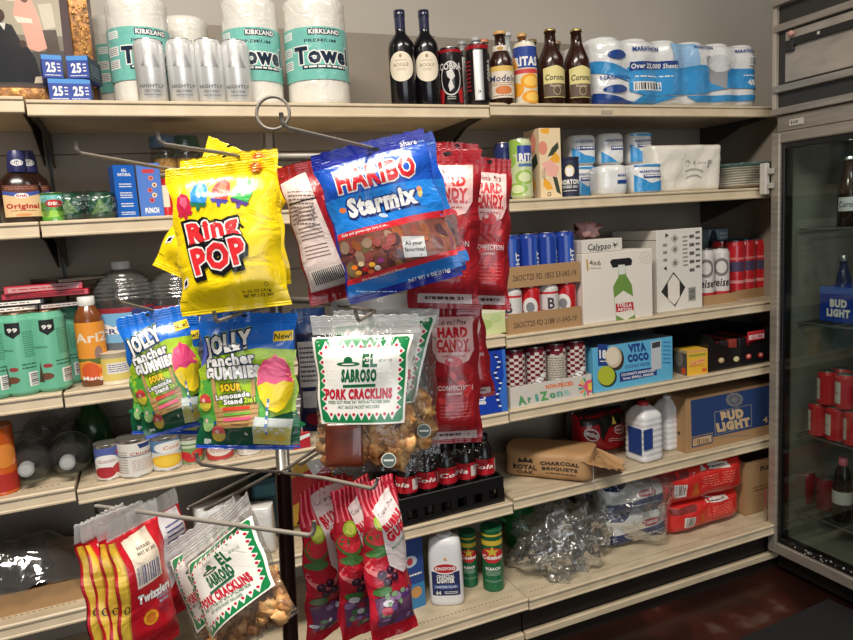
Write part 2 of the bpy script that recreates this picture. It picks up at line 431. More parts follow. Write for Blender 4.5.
b = MB(); b.box(-.004, 0, -.105, -.05, 1.662, 1.684, m((196, 190, 180), 'gloss'), .001)
a = Art(55, 22).text('ICE', 26, 11, 9, m((40, 40, 42)), w=20, bold=.03).rect(8, 5, 12, 17, m((60, 60, 60)))
b.art(a, .055, .022, lambda x, y, l: (-.004-l, -.05-x, 1.662+y))
b.build('badge', t)
# door
d = bpy.data.objects.new('glass_door', None); COL.objects.link(d); d.parent = t
b = MB(); DZ0, DZ1, fw = .100, 1.643, .036
b.box(-.03, .03, -fw, 0, DZ0, DZ1, BR, .004); b.box(-.03, .03, -cw, -cw+fw, DZ0, DZ1, BR, .004)
b.box(-.03, .03, -cw+fw, -fw, DZ1-fw, DZ1, BR, .004); b.box(-.03, .03, -cw+fw, -fw, DZ0, DZ0+.042, BR, .004)
b.build('door_frame', d)
b = MB(); g0 = fw; g1 = fw+.012
for y0, y1, z0, z1 in ((-g1, -g0, DZ0+.042, DZ1-fw), (-cw+g0, -cw+g1, DZ0+.042, DZ1-fw), (-cw+g1, -g1, DZ1-fw-.02, DZ1-fw), (-cw+g1, -g1, DZ0+.042, DZ0+.062)):
    b.box(-.02, .02, y0, y1, z0, z1, GASK, .002)
b.build('gasket', d)
b = MB(); b.box(-.012, -.006, -cw+g1, -g1, DZ0+.06, DZ1-fw-.02, GLASS); b.build('glass_pane', d)
rn = random.Random(5)
b = MB()
for k in range(60): # frost and water beads along the bottom gasket
    b.blob((-.021-rn.random()*.002, -g1-.02-rn.random()*.68, DZ0+.055+rn.uniform(-.006, .012)), rn.uniform(.0015, .004), clear((235, 238, 236), .05, .6, 0, 0, 'water_bead', .25), k, 6, .3)
o = b.build('condensation', d); o['kind'] = 'stuff'
b = MB(); b.box(-.05, -.03, .002, .03, 1.435, 1.545, m((196, 192, 184), 'gloss'), .003); b.box(-.045, -.03, -.02, .002, 1.455, 1.475, m((170, 166, 158), 'gloss'), .002); b.box(-.045, -.03, -.02, .002, 1.505, 1.525, m((170, 166, 158), 'gloss'), .002); b.build('hinge', t)
b = MB(); b.box(-.034, -.03, -.0, .012, .20, .34, m((190, 186, 178), 'metal'), .001); b.build('hinge', t)
# wire shelves inside
WIRE = m((190, 192, 190), 'tin')
CSH = (.25, .552, .968, 1.305)
for z in CSH:
    b = MB(); b.tube([(.07, -.04, z), (.66, -.04, z), (.66, -cw+.04, z), (.07, -cw+.04, z)], .004, WIRE, 6, True)
    for k in range(14): yy = -.06-k*.054; b.tube([(.07, yy, z), (.66, yy, z)], .0022, WIRE, 4)
    b.build('wire_shelf', t)
def lamp():
    l = bpy.data.lights.new('cooler_fill_light', 'AREA'); l.shape = 'RECTANGLE'; l.size = .5; l.size_y = .06; l.energy = 1.2; l.color = (.95, 1, .97)  # assumed lamp, not seen, added to brighten the cooler interior
    o = bpy.data.objects.new('cooler_fill_light', l); COL.objects.link(o); o.location = (GX+.12, -.045-.40, 1.64); o.rotation_euler = (0, R(20), R(90))
lamp()
def cool(px, py, xin): # point inside the cooler, seen through the glass
    return at_x(px, py, GX+xin)

# ------------------------------------------------------------------ packaging builders
SILV = m((196, 196, 194), 'alu'); LIDM = m((200, 200, 198), 'metal')
def mpp(P): return (P-CAM).dot(CF)/FPX
def face(x, y): return math.atan2(x-CAM.x, y-CAM.y)*-1
def spot(lv, pl, pr, pt, pb, Y):
    """centre, base height, width and height of something standing on shelf lv at depth Y"""
    P = at_y((pl+pr)/2, (pt+pb)/2, Y); z = zsec(lv, P.x); w_ = (pr-pl)*mpp(P); h = at_y((pl+pr)/2, pt, Y).z-z
    return P.x, z, w_, h
def can(name, label, x, y, z, r, h, body, art=None, rz=None, deg=170, group=None, lid=LIDM, cat='can', tab=True, neck=True, band=None, capart=None):
    t = thing(name, label, cat, (x, y, z), face(x, y) if rz is None else rz, group)
    b = MB()
    if neck: pr = [(r*.78, 0), (r*.86, h*.012), (r, h*.05), (r, h*.90), (r*.985, h*.92), (r*.84, h*.975), (r*.84, h*.985)]
    else: pr = [(r*.97, 0), (r, h*.01), (r, h*.03), (r*.98, h*.04), (r*.98, h*.96), (r, h*.97), (r, h)]
    b.lathe(pr, body, 28)
    if band:
        for z0, z1, mt in band: b.lathe([(r+.0002, h*z0), (r+.0002, h*z1)], mt, 28, cap=False)
    if art: cyl_art(b, art, r if neck else r*.98, h*.05, h*.86, deg)
    b.build('can_body', t)
    b = MB(); q = .84 if neck else 1
    b.lathe([(r*q*.9, h*.978), (r*q, h*.985), (r*q*1.02, h*.995), (r*q*.98, h), (r*q*.9, h*.988), (.001, h*.985)], lid, 24, cap=False)
    if tab and neck: b.box(-r*.2, r*.2, -r*.5, r*.1, h*.99, h*.994, LIDM, .001)
    b.build('lid', t); return t
def bottle(name, label, x, y, z, r, h, prof, glass, cap=(.9, 1, .4, BLACK, 'plastic'), labs=(), rz=None, group=None, cat='bottle', extra=None):
    t = thing(name, label, cat, (x, y, z), face(x, y) if rz is None else rz, group)
    b = MB(); b.lathe([(p*r, q*h) for p, q in prof], glass, 28); b.build('bottle_body', t)
    z0, z1, rr, col, kd = cap
    b = MB(); b.lathe([(rr*r*.98, z0*h), (rr*r, z0*h+.001), (rr*r, z1*h-.001), (rr*r*.9, z1*h)], m(col, kd), 20); b.build('cap', t)
    for (a, za, zb, deg, mid, rs, bg) in labs:
        b = MB(); cyl = Art(1, 1)
        if bg: cyl.rect(0, 0, 1, 1, bg)
        cyl_art(b, cyl, r*rs+.0003, h*za, h*(zb-za), deg, mid)
        if a: cyl_art(b, a, r*rs+.0004, h*za, h*(zb-za), deg, mid)
        b.build('bottle_label', t)
    return t
def carton(name, label, x, y, z, w_, d, h, mt, arts={}, rz=0, group=None, cat='box', bev=.0015, M=None, flaps=False):
    """x, y = centre of the front face's foot"""
    b = MB(); b.box(-w_/2, w_/2, -d/2, d/2, 0, h, mt, bev)
    for k, a in arts.items():
        if k == 'F': b.art(a, w_, h, s_front(w_, d))
        if k == 'L': b.art(a, d, h, s_left(w_, d))
        if k == 'R': b.art(a, d, h, s_right(w_, d))
        if k == 'T': b.art(a, w_, d, s_top(w_, d, h))
    if flaps:
        q = m((150, 120, 84), 'card')
        b.box(-w_/2+.002, w_/2-.002, -.0006, .0006, h, h+.0006, q)
    o = b.build(name, loc=(x-math.sin(rz)*d/2, y+math.cos(rz)*d/2, z), rz=rz)
    return tag(o, label, cat, group)
def tray(name, label, x, y, z, w_, d, h, mt, art=None, rz=0, hs=None, th=.003, group=None, cat='tray', artL=None):
    """open cardboard tray; sides may be lower than the front"""
    b = MB(); hs = hs or h
    b.box(-w_/2, w_/2, -d/2, d/2, 0, th, mt); b.box(-w_/2, w_/2, -d/2, -d/2+th, th, h, mt); b.box(-w_/2, w_/2, d/2-th, d/2, th, h, mt)
    b.box(-w_/2, -w_/2+th, -d/2+th, d/2-th, th, hs, mt); b.box(w_/2-th, w_/2, -d/2+th, d/2-th, th, hs, mt)
    if art: b.art(art, w_, h, s_front(w_, d))
    if artL: b.art(artL, d, hs, s_left(w_, d))
    o = b.build(name, loc=(x-math.sin(rz)*d/2, y+math.cos(rz)*d/2, z), rz=rz)
    return tag(o, label, cat, group)
def superell(w_, h, d, p=3, q=4, amp=0, seed=0, fr=14):
    """rounded pillow: front surface over x in 0..w, y in 0..h, z up to d/2"""
    sd = Vector((seed*5.1, seed*2.3, seed))
    def f(x, y, l=0, side=1):
        u = min(1, abs(2*x/w_-1)); v = min(1, abs(2*y/h-1))
        a = (1-u**p)**(1/p)*(1-v**q)**(1/q)
        n = amp*noise.noise(Vector((x, y, side*.3))*fr+sd)*min(1, a*2) if amp else 0
        return (x+l*0, y, side*(d/2*a+n+l))
    return f
def lin_s(n, a=0, b=1, ease=True):
    return [a+(b-a)*((1-math.cos(PI*k/n))/2 if ease else k/n) for k in range(n+1)]
def pillow(b, w_, h, d, mt, p=3, q=4, amp=0, seed=0, fr=14, nu=22, nv=22, art=None, L=.02, M=None, back=None, artback=None):
    f = superell(w_, h, d, p, q, amp, seed, fr); us = lin_s(nu, 0, w_); vs = lin_s(nv, 0, h)
    s0 = len(b.v)
    b.grid(lambda x, y: f(x, y), us, vs, mt); b.grid(lambda x, y: f(x, y, 0, -1), us[::-1], vs, back or mt)
    if art: b.art(art, w_, h, lambda x, y, l: f(x, y, l), L, base=.0006, gap=.00012)
    if artback: b.art(artback, w_, h, lambda x, y, l: f(w_-x, y, l, -1), L, base=.0006, gap=.00012)
    if M:
        for k in range(s0, len(b.v)): b.v[k] = M @ b.v[k]
    return b
UP = Matrix(((1, 0, 0, 0), (0, 0, -1, 0), (0, 1, 0, 0), (0, 0, 0, 1)))   # pillow standing: its front faces -y

# ------------------------------------------------------------------ top shelf
# framed portrait
P0 = at_y(97, 60, .17); zt = ZS[1][1]; xr = P0.x; fb = .052; xl_, xr_ = at_y(-17, 40, .17).x, at_y(61, 40, .17).x
fwid = (xr_-xl_)+2*(xr-xr_); fhei = 2*fb+.024+(xr_-xl_)*103/78
t = thing('picture_frame', 'framed family portrait with an ornate gold frame on the top shelf', 'picture', (xr-fwid/2, .17, zt), 0)
GOLD = noisy('antique_gold', [(.3, (70, 42, 18)), (.55, (150, 100, 44)), (.75, (206, 160, 84))], 60, .4, .4, bump=.6)
b = MB()
for (x0, x1, z0, z1) in ((-fwid/2, fwid/2, 0, fb), (-fwid/2, fwid/2, fhei-fb, fhei), (-fwid/2, -fwid/2+fb, fb, fhei-fb), (fwid/2-fb, fwid/2, fb, fhei-fb)):
    b.box(x0, x1, -.012, .012, z0, z1, GOLD, .004, seg=2)
rn = random.Random(3)
for k in range(150):
    s_ = rn.random(); e = rn.uniform(.008, fb-.008)
    if k % 3: xx, zz = fwid/2-e, .01+s_*(fhei-.02)
    else: xx, zz = -fwid/2+.01+s_*(fwid-.02), rn.choice((e, fhei-e))
    b.blob((xx, -.012, zz), rn.uniform(.002, .0045), m((214, 170, 96), 'tin'), k, 6)
b.build('gold_moulding', t)
b = MB(); b.box(fwid/2-.007, fwid/2-.001, -.016, -.012, .01, fhei-.01, m((40, 26, 16), 'gloss')); b.build('dark_edge', t)
b = MB(); b.box(-fwid/2+fb-.002, fwid/2-fb+.002, .0, .004, fb-.002, fhei-fb+.002, m((86, 72, 72), 'matte')); b.build('mat_board', t)
# photograph, drawn in pixel coordinates of the picture
zz = lambda X, Y: at_y(X, Y, .17)
pa, pb_, pc = (0, 0), (60, 0), (0, 92)
A_ = at_y(0, 0, .17); B_ = at_y(60, 0, .17); C_ = at_y(2, 92, .17); pw = (B_.x-A_.x)+.06; ph = (A_.z-C_.z)+.03
a = Art(corners=((-17, -10), (61, -10), (-15, 93)))
k_ = lambda *c: m(c, 'gloss')
a.rect(-17, -10, 64, 94, k_(168, 158, 136)); a.rect(-17, 40, 64, 94, k_(120, 112, 98)); a.poly([(-17, 62), (64, 56), (64, 94), (-17, 94)], k_(74, 72, 66))
a.poly([(42, 6), (56, 4), (58, 30), (46, 34)], k_(196, 186, 164)); a.poly([(44, 34), (58, 33), (60, 56), (46, 60)], k_(76, 60, 50))
a.poly([(8, -10), (34, -10), (30, 4), (12, 4)], k_(206, 196, 166))
a.poly([(20, 2), (36, 1), (42, 20), (47, 54), (38, 58), (28, 55), (24, 30), (16, 18)], k_(222, 160, 140)); a.ell(29, 0, 4, 5, k_(110, 70, 50)); a.poly([(17, 20), (34, 22), (35, 27), (20, 27)], k_(226, 210, 190))
a.poly([(-17, 30), (0, 26), (14, 30), (22, 50), (24, 92), (-10, 93), (-17, 60)], k_(30, 30, 34)); a.ell(3, 20, 5, 7, k_(72, 46, 34)); a.poly([(1, 28), (8, 28), (6, 36)], k_(210, 206, 196))
a.poly([(22, 50), (28, 54), (34, 66), (38, 88), (28, 93), (20, 92)], k_(24, 24, 28)); a.ell(23, 50, 3.4, 4, k_(70, 46, 36)); a.poly([(32, 86), (48, 84), (50, 92), (30, 93)], k_(190, 176, 154))
b = MB(); x_l = at_y(-17, 40, .17).x-(xr-fwid/2); x_r = at_y(61, 40, .17).x-(xr-fwid/2)
z_b = fb+.012; z_t = z_b+(x_r-x_l)*103/78
b.add([(x_l, -.0005, z_b), (x_r, -.0005, z_b), (x_r, -.0005, z_t), (x_l, -.0005, z_t)], [(0, 1, 2, 3)], k_(150, 140, 120), False)
b.art(a, x_r-x_l, z_t-z_b, lambda x, y, l: (x_l+x, -.0006-l, z_b+y)); b.build('photograph', t)
# four small blue packets
B25 = m((38, 66, 150), 'paper'); B25L = m((74, 140, 208)); WH = m(WHITE)
for (pl, pr, pt, pbm, rz, Y, lift, lb) in ((50, 69, 82, 98, .05, .055, 0, 'small blue box marked 25, lower left of the stack by the portrait'), (70, 90, 83, 98, -.03, .055, 0, 'small blue box marked 25, lower right of the stack by the portrait'),
        (44, 62, 64, 80, .12, .055, 1, 'small blue box marked 25 tilted on top, on the left of the stack'), (68, 88, 59, 79, -.25, .055, 1, 'small blue box marked 25 on top right of the stack, turned sideways')):
    x, z, w_, h = spot(1, pl, pr, pt, pbm, Y)
    zb = z if not lift else z+.054
    h = .052
    a = Art(19, 16).rect(0, 0, 19, 16, B25).rect(0, 12.8, 19, 16, B25L).text('25', 8, 7.5, 6.5, WH, w=9, bold=.04).lines(14, 4, 17, 11, 3, WH).lines(2, 1.2, 17, 2.6, 1, WH)
    carton('razor_blade_box', lb, x, Y, zb, w_, .10, h, B25, {'F': a, 'R': Art(19, 16).rect(0, 0, 19, 16, m((50, 56, 74))).lines(3, 3, 16, 12, 4, m((130, 140, 160)))}, rz, 'blue boxes marked 25')
# paper towel rolls in printed wrap
TEAL = m((120, 190, 178), 'wrap'); TWH = m((226, 222, 212), 'wrap'); NAVY = m((36, 48, 66), 'wrap')
def towel(x, y, z, r, h, rz, label, big=True):
    t = thing('paper_towel_roll', label, 'paper towels', (x, y, z), rz, 'wrapped paper towel rolls')
    b = MB()
    def wr(p, a): n = .0016*noise.noise(Vector((math.sin(a)*3, math.cos(a)*3, p[2]*30))); q = 1+n/r; return (p[0]*q, p[1]*q, p[2])
    b.lathe([(r*.3, 0), (r*.93, .002), (r*.995, .012)]+[(r, h*k/10) for k in range(1, 10)]+[(r*.995, h-.012), (r*.93, h-.002), (r*.3, h-.004)], TWH, 40, fn=wr); b.build('wrapped_roll', t)
    b = MB(); W_, H_ = 180, 130
    a = Art(W_, H_).rect(0, 0, W_, H_, TEAL)
    a.text('KIRKLAND', 104, 118, 11, WH, w=52, bold=.04, out=NAVY, ow=.16).text('PREMIUM', 96, 96, 8, NAVY, w=52, bold=.01)
    a.text('Towel', 100, 62, 40, NAVY, w=98, bold=.05, out=WH, ow=.05)
    a.rect(64, 26, 140, 36, NAVY).lines(67, 28, 138, 34, 1, WH, .7)
    a.rect(24, 104, 48, 122, WH).lines(26, 106, 46, 120, 3, TEAL); a.rect(20, 62, 46, 84, WH).lines(22, 64, 44, 82, 4, NAVY); a.rect(20, 30, 46, 52, WH).lines(22, 32, 44, 50, 4, NAVY)
    cyl_art(b, a, r+.0022, h*.24, h*.47, 200, 8)
    b.build('printed_band', t)
for pl, pr, pt, Y, rz, lb in ((96, 124, 20, .335, .35, 'wrapped paper towel roll standing behind, just right of the portrait frame'), (112, 170, 3, .185, .0, 'large wrapped paper towel roll behind the first silver can from the left'),
        (170, 203, 21, .33, -.4, 'white paper towel roll set back behind the second and third silver cans'), (225, 280, 3, .19, -.08, 'wrapped paper towel roll behind the rightmost silver can'), (286, 347, 4, .16, -.1, 'wrapped paper towel roll standing alone left of the wine bottles')):
    P = at_y((pl+pr)/2, 55, Y); r = (pr-pl)/2*mpp(P)
    if pl == 96: r = .062; P = at_y(117, 55, Y)
    if pl == 170: r = .066
    towel(P.x, Y, ZS[1][1], r, min(at_y((pl+pr)/2, pt, Y).z-ZS[1][1], .30), face(P.x, Y)+rz, lb)
# silver cans
SILW = noisy('brushed_can_silver', [(.3, (206, 206, 204)), (.7, (228, 228, 226))], 8, .3, .35, (6, 6, .5))
for k, (pl, pr, pt) in enumerate(((134, 168, 41), (169, 196, 41), (197, 223, 41), (224, 250, 42))):
    Y = .085; P = at_y((pl+pr)/2, 75, Y); r = .0365; h = at_y((pl+pr)/2, pt, Y).z-ZS[1][1]
    a = Art(100, 100).text('NIGHTLY', 50, 24, 6, m((90, 90, 92)), w=58, bold=.02).text('SELTZER', 50, 15, 3.5, m((110, 110, 112)), w=36).lines(30, 6, 70, 10, 1, m((120, 120, 120))).poly([(30, 60), (44, 82), (52, 60), (60, 84), (72, 58)], m((226, 226, 226), 'alu'))
    can('tall_drink_can', 'tall silver drink can on the top shelf, %s from the portrait' % ('first', 'second', 'third', 'fourth')[k], P.x, Y, ZS[1][1], r, h, SILW, a, group='tall silver cans')
# wine bottles
WG = m((16, 14, 18), 'gloss'); WP = [(.96, 0), (1, .01), (1, .60), (.93, .66), (.66, .72), (.42, .76), (.37, .80), (.37, .97), (.40, .975), (.40, 1)]
CREAM = m((226, 214, 190))
for k, (px, lb) in enumerate(((402, 'left of the two wine bottles, black with a cream oval label'), (426, 'right of the two wine bottles, black with a cream oval label'))):
    Y = .09; P = at_y(px, 60, Y); h = at_y(px, 11, Y).z-ZS[1][1]
    a = Art(100, 100).ell(50, 50, 46, 48, CREAM, 32).text('BOGLE', 50, 56, 11, m((110, 92, 70)), w=52, bold=0).lines(34, 36, 66, 46, 2, m((170, 150, 120))).lines(30, 66, 70, 74, 1, m((180, 160, 130))).ell(50, 84, 5, 6, m((150, 130, 100)))
    t = bottle('wine_bottle', lb, P.x, Y, ZS[1][1], .0385, h, WP, WG, (.93, 1.0, .42, (36, 36, 60), 'gloss'), [(a, .24, .56, 125, -6+10*k, 1, None)], group='wine bottles')
    b = MB(); b.lathe([(.0385*.39, h*.80), (.0385*.40, h*.93)], m((44, 46, 72), 'gloss'), 20, cap=False); b.build('foil_sleeve', t)
# cans and beer on the top shelf
DK = m((30, 26, 28), 'gloss'); RED = m((176, 28, 34)); RED2 = m((150, 20, 30), 'gloss')
def tc(pl, pr, pt, Y): P = at_y((pl+pr)/2, 80, Y); return P.x, (pr-pl)/2*mpp(P), at_y((pl+pr)/2, pt, Y).z
a = Art(100, 100).text('COBRA', 50, 72, 13, m((210, 205, 200)), w=66, bold=.03).ring(50, 48, 30, 34, 3, m((200, 196, 192))).poly([(38, 62), (54, 66), (62, 52), (52, 44), (58, 30), (46, 22), (42, 34), (48, 46), (40, 52)], m((206, 202, 198))).poly([(14, 34), (30, 22), (26, 0), (10, 0)], RED).poly([(86, 34), (70, 22), (74, 0), (90, 0)], RED).lines(38, 6, 62, 14, 2, m((190, 186, 180)))
x, r, zt = tc(439, 463, 49, .085); can('beer_can', 'black and red tall can with a snake crest, right of the wine bottles', x, .085, ZS[1][1], .036, zt-ZS[1][1], DK, a, band=((.90, .95, RED2),))
a = Art(100, 100).rect(40, 4, 66, 96, m((214, 212, 208), 'alu')).text('COBRA', 86, 60, 12, m((210, 205, 200)), w=40, bold=.03, rot=90).text('24', 53, 20, 6, DK).lines(6, 20, 30, 80, 8, m((160, 30, 36)))
x, r, zt = tc(466, 490, 45, .075); can('beer_can', 'black tall can with a silver stripe and red rim, left of the gold capped bottle', x, .075, ZS[1][1], .037, zt-ZS[1][1], DK, a, band=((.90, .96, RED2),))
x, r, zt = tc(456, 468, 52, .18); can('beer_can', 'black and red can partly hidden behind the pair of black beer cans', x, .18, ZS[1][1], .034, zt-ZS[1][1], DK, a)
BEERP = [(.95, 0), (1, .01), (1, .54), (.93, .62), (.62, .74), (.44, .82), (.40, .95), (.46, .955), (.46, .97)]
AMB = m((48, 24, 14), 'gloss'); CLG = m((196, 200, 196), 'gloss')
MOD = Art(100, 100).rect(0, 0, 100, 100, m((220, 206, 186))).rect(0, 84, 100, 100, m((214, 178, 90))).text('Modelo', 50, 62, 20, m((44, 50, 92)), w=80, bold=.02, skew=.1).lines(14, 38, 86, 50, 2, m((150, 110, 80))).ell(50, 24, 24, 14, m((206, 120, 60))).lines(20, 4, 80, 10, 1, m((120, 90, 70)))
NK = Art(100, 100).rect(0, 0, 100, 100, m((224, 216, 200))).ell(50, 50, 12, 30, m((180, 140, 60)))
x, r, zt = tc(489, 514, 32, .07); bottle('beer_bottle', 'dark beer bottle with a gold foil cap and cream neck label', x, .07, ZS[1][1], .0375, zt-ZS[1][1], BEERP, AMB, (.955, 1, .52, (206, 160, 96), 'foil'), [(MOD, .10, .52, 170, 10, 1, None), (NK, .72, .80, 200, 0, .62, m((224, 216, 200)))], group='beer bottles on the top shelf')
for px, top, lb, g, cp in ((508, 33, 'clear glass bottle with a silver cap behind the gold capped beer', (170, 176, 172), (190, 190, 186)), (523, 34, 'brown beer bottle with a gold foil cap behind the orange can', (120, 72, 30), (206, 160, 96)), (485, 40, 'reddish brown bottle with a copper cap behind the silver striped can', (110, 50, 34), (190, 120, 84)),
        (477, 38, 'clear bottle with a pale cap behind the black beer cans', (180, 184, 180), (176, 176, 172)), (463, 42, 'clear bottle with a grey cap behind the snake crest can', (150, 150, 148), (150, 150, 150)),
        (533, 40, 'dark brown bottle just behind the orange can at its right', (40, 22, 14), (130, 110, 70)), (557, 42, 'dark brown bottle set back between the two cream labelled beers', (40, 22, 14), (150, 120, 80))):
    Y = .21 if px not in (523,) else .17
    P = at_y(px, 70, Y); h = at_y(px, top, Y).z-ZS[1][1]
    bottle('beer_bottle', lb, P.x, Y, ZS[1][1], .031, h, BEERP, m(g, 'gloss'), (.955, 1, .52, cp, 'foil'), rz=0, group='beer bottles on the top shelf')
OR = m((236, 160, 50), 'gloss')
a = Art(100, 100).rect(0, 0, 100, 100, m((222, 214, 190), 'gloss')).rect(0, 62, 100, 100, m((50, 74, 150), 'gloss')).text('RITAS', 54, 74, 15, WH, w=62, bold=.05).rect(20, 52, 90, 60, m((200, 60, 60))).ell(64, 38, 26, 14, OR).ell(64, 38, 18, 9, m((244, 196, 90))).ell(24, 24, 22, 13, OR).ell(70, 10, 30, 12, OR).ell(70, 10, 20, 8, m((244, 196, 90))).poly([(0, 62), (0, 88), (20, 84), (34, 62)], m((226, 150, 50)))
x, r, zt = tc(514, 537, 43, .07); can('flavored_drink_can', 'tall can printed with orange slices under a blue top on the top shelf', x, .07, ZS[1][1], .0365, zt-ZS[1][1], m((222, 214, 190), 'gloss'), a, deg=200)
COR = Art(100, 100).poly([(4, 2), (90, 0), (98, 14), (98, 88), (50, 100), (2, 92)], m((222, 208, 140))).poly([(4, 4), (88, 2), (95, 14), (95, 44), (4, 44)], m((96, 74, 62))).text('Corona', 48, 64, 18, m((70, 66, 50)), w=76, bold=.03, skew=.15).text('Familiar', 50, 38, 8, m((200, 190, 160)), w=44).ring(52, 22, 14, 14, 2, m((190, 176, 130)))
for px, pl, pr, mid, lb in ((549, 536, 566, 22, 'left of two dark bottles with yellow and brown labels, top shelf'), (575, 564, 590, 22, 'right of two dark bottles with yellow and brown labels, beside the tissue pack')):
    P = at_y((pl+pr)/2, 70, .075); h = at_y(px, 32, .075).z-ZS[1][1]
    bottle('beer_bottle', lb, P.x, .075, ZS[1][2], .0415, h, BEERP, AMB, (.97, 1, .44, (196, 172, 104), 'tin'), [(COR, .08, .50, 120, mid, 1, None)], group='beer bottles on the top shelf')
# toilet tissue pack
BLU = m((58, 146, 206), 'wrap'); DBL = m((40, 72, 140), 'wrap'); LBL = m((150, 190, 226), 'wrap'); TW = m((226, 226, 224), 'wrap')
P0 = at_y(600, 72, .05); P1 = at_y(764, 72, .05); pw = P1.x-P0.x; phh = at_y(680, 40, .05).z-ZS[1][2]; pd = .30
def packfn(w_, d, h, nx, nz, am=.009):
    def f(x, y, l=0, side=1):
        u = x/w_; v = y/h; e = (1-abs(2*u-1)**12)**(1/6.)*(1-abs(2*v-1)**14)**(1/8.)
        bul = am*1.3*(abs(math.sin(PI*u*nx))**1.6-1)+am*.6*(abs(math.sin(PI*v*nz))**1.6-1)
        n = .003*noise.noise(Vector((x*22, y*22, side)))
        return (x, y, side*(d/2*e+bul*e+n*e+l))
    return f
def rollpack(name, label, x, y, z, w_, d, h, nx, nz, art, cat, rz=0, group=None, mt=TW):
    f = packfn(w_, d, h, nx, nz); b = MB(); us = lin_s(90, 0, w_); vs = lin_s(40, 0, h)
    b.grid(lambda a_, c: f(a_, c), us, vs, mt); b.grid(lambda a_, c: f(a_, c, 0, -1), us[::-1], vs, mt)
    b.art(art, w_, h, lambda a_, c, l: f(a_, c, l), .006, base=.0042, gap=.00018)
    # roll ends bulging under the film on top
    for i in range(nx):
        for j in range(2): b.lathe([(w_/nx*.5*q, k) for q, k in ((1, h*.9), (.96, h*.99), (.85, h*1.02), (.3, h*1.01))], mt, 20, Matrix(((1, 0, 0, w_*(i+.5)/nx), (0, 0, 1, 0), (0, -1, 0, (j-.5)*d*.5), (0, 0, 0, 1))) @ Matrix(((1, 0, 0, 0), (0, 1, 0, 0), (0, 0, 1, 0), (0, 0, 0, 1))))
    for k in range(len(b.v)): b.v[k] = Vector((b.v[k].x-w_/2, -b.v[k].z, b.v[k].y))
    o = b.build(name, loc=(x-math.sin(rz)*d/2, y+math.cos(rz)*d/2, z), rz=rz); return tag(o, label, cat, group)
a = Art(corners=((600, 38), (758, 44), (600, 106)))
a.poly([(626, 68), (668, 66), (700, 66), (712, 88), (700, 96), (640, 98), (627, 92)], BLU).poly([(664, 44), (690, 43), (692, 66), (668, 70)], LBL).poly([(724, 69), (757, 70), (757, 92), (724, 90)], BLU).poly([(690, 66), (726, 72), (726, 90), (700, 94)], BLU)
a.poly([(600, 60), (626, 70), (626, 82), (600, 72)], BLU).poly([(600, 92), (640, 106), (600, 106)], DBL).poly([(636, 98), (672, 98), (650, 106), (628, 106)], BLU).poly([(680, 98), (757, 98), (757, 104), (690, 105)], BLU)
a.poly([(700, 56), (722, 60), (718, 92), (704, 84)], m((150, 152, 156), 'wrap')).ell(712, 64, 11, 9, m((206, 208, 210), 'wrap'), rot=20)
a.poly([(628, 63), (670, 62), (672, 69), (628, 72)], DBL).text('Over 22,000 Sheets', 650, 67, 4.6, WH, w=42, rot=0, bold=.03)
a.text('MARATHON', 642, 50, 4.4, DBL, w=24, bold=.03).text('MARATHON', 697, 47, 3.4, DBL, w=20, bold=.03).text('MARATHON', 740, 50, 3.4, DBL, w=20, bold=.03).text('MARATHON', 616, 78, 4, DBL, w=24, bold=.03)
a.ell(616, 56, 8, 4.5, DBL).ell(615, 90, 10, 4, DBL).rect(630, 83, 656, 92, WH).bars(631, 84, 655, 91, m(BLACK), 12).rect(742, 56, 754, 66, WH).bars(743, 57, 753, 65, m(BLACK), 8).text('48', 746, 84, 6, WH, w=9, bold=.05).lines(738, 75, 755, 78, 1, WH)
a.lines(632, 76, 666, 79, 1, WH)
rollpack('toilet_tissue_pack', 'large blue and white wrapped pack of toilet tissue on the top shelf', (P0.x+P1.x)/2, .05, ZS[1][2], pw, pd, phh, 6, 2, a, 'toilet tissue')
P = at_y(590, 76, .22); t_w = .11
a = Art(100, 200).rect(0, 0, 100, 200, TW).poly([(0, 60), (100, 90), (100, 130), (0, 100)], LBL).text('MARA', 55, 70, 16, DBL, w=70, bold=.03).text('MARA', 55, 170, 14, DBL, w=70, bold=.03).poly([(0, 20), (100, 0), (0, 0)], BLU)
rollpack('toilet_tissue_pack', 'narrow pack of tissue rolls tucked behind the right dark beer bottle', P.x-.062, .16, ZS[1][2], t_w*.7, .14, at_y(592, 47, .16).z-ZS[1][2], 1, 2, a, 'toilet tissue')

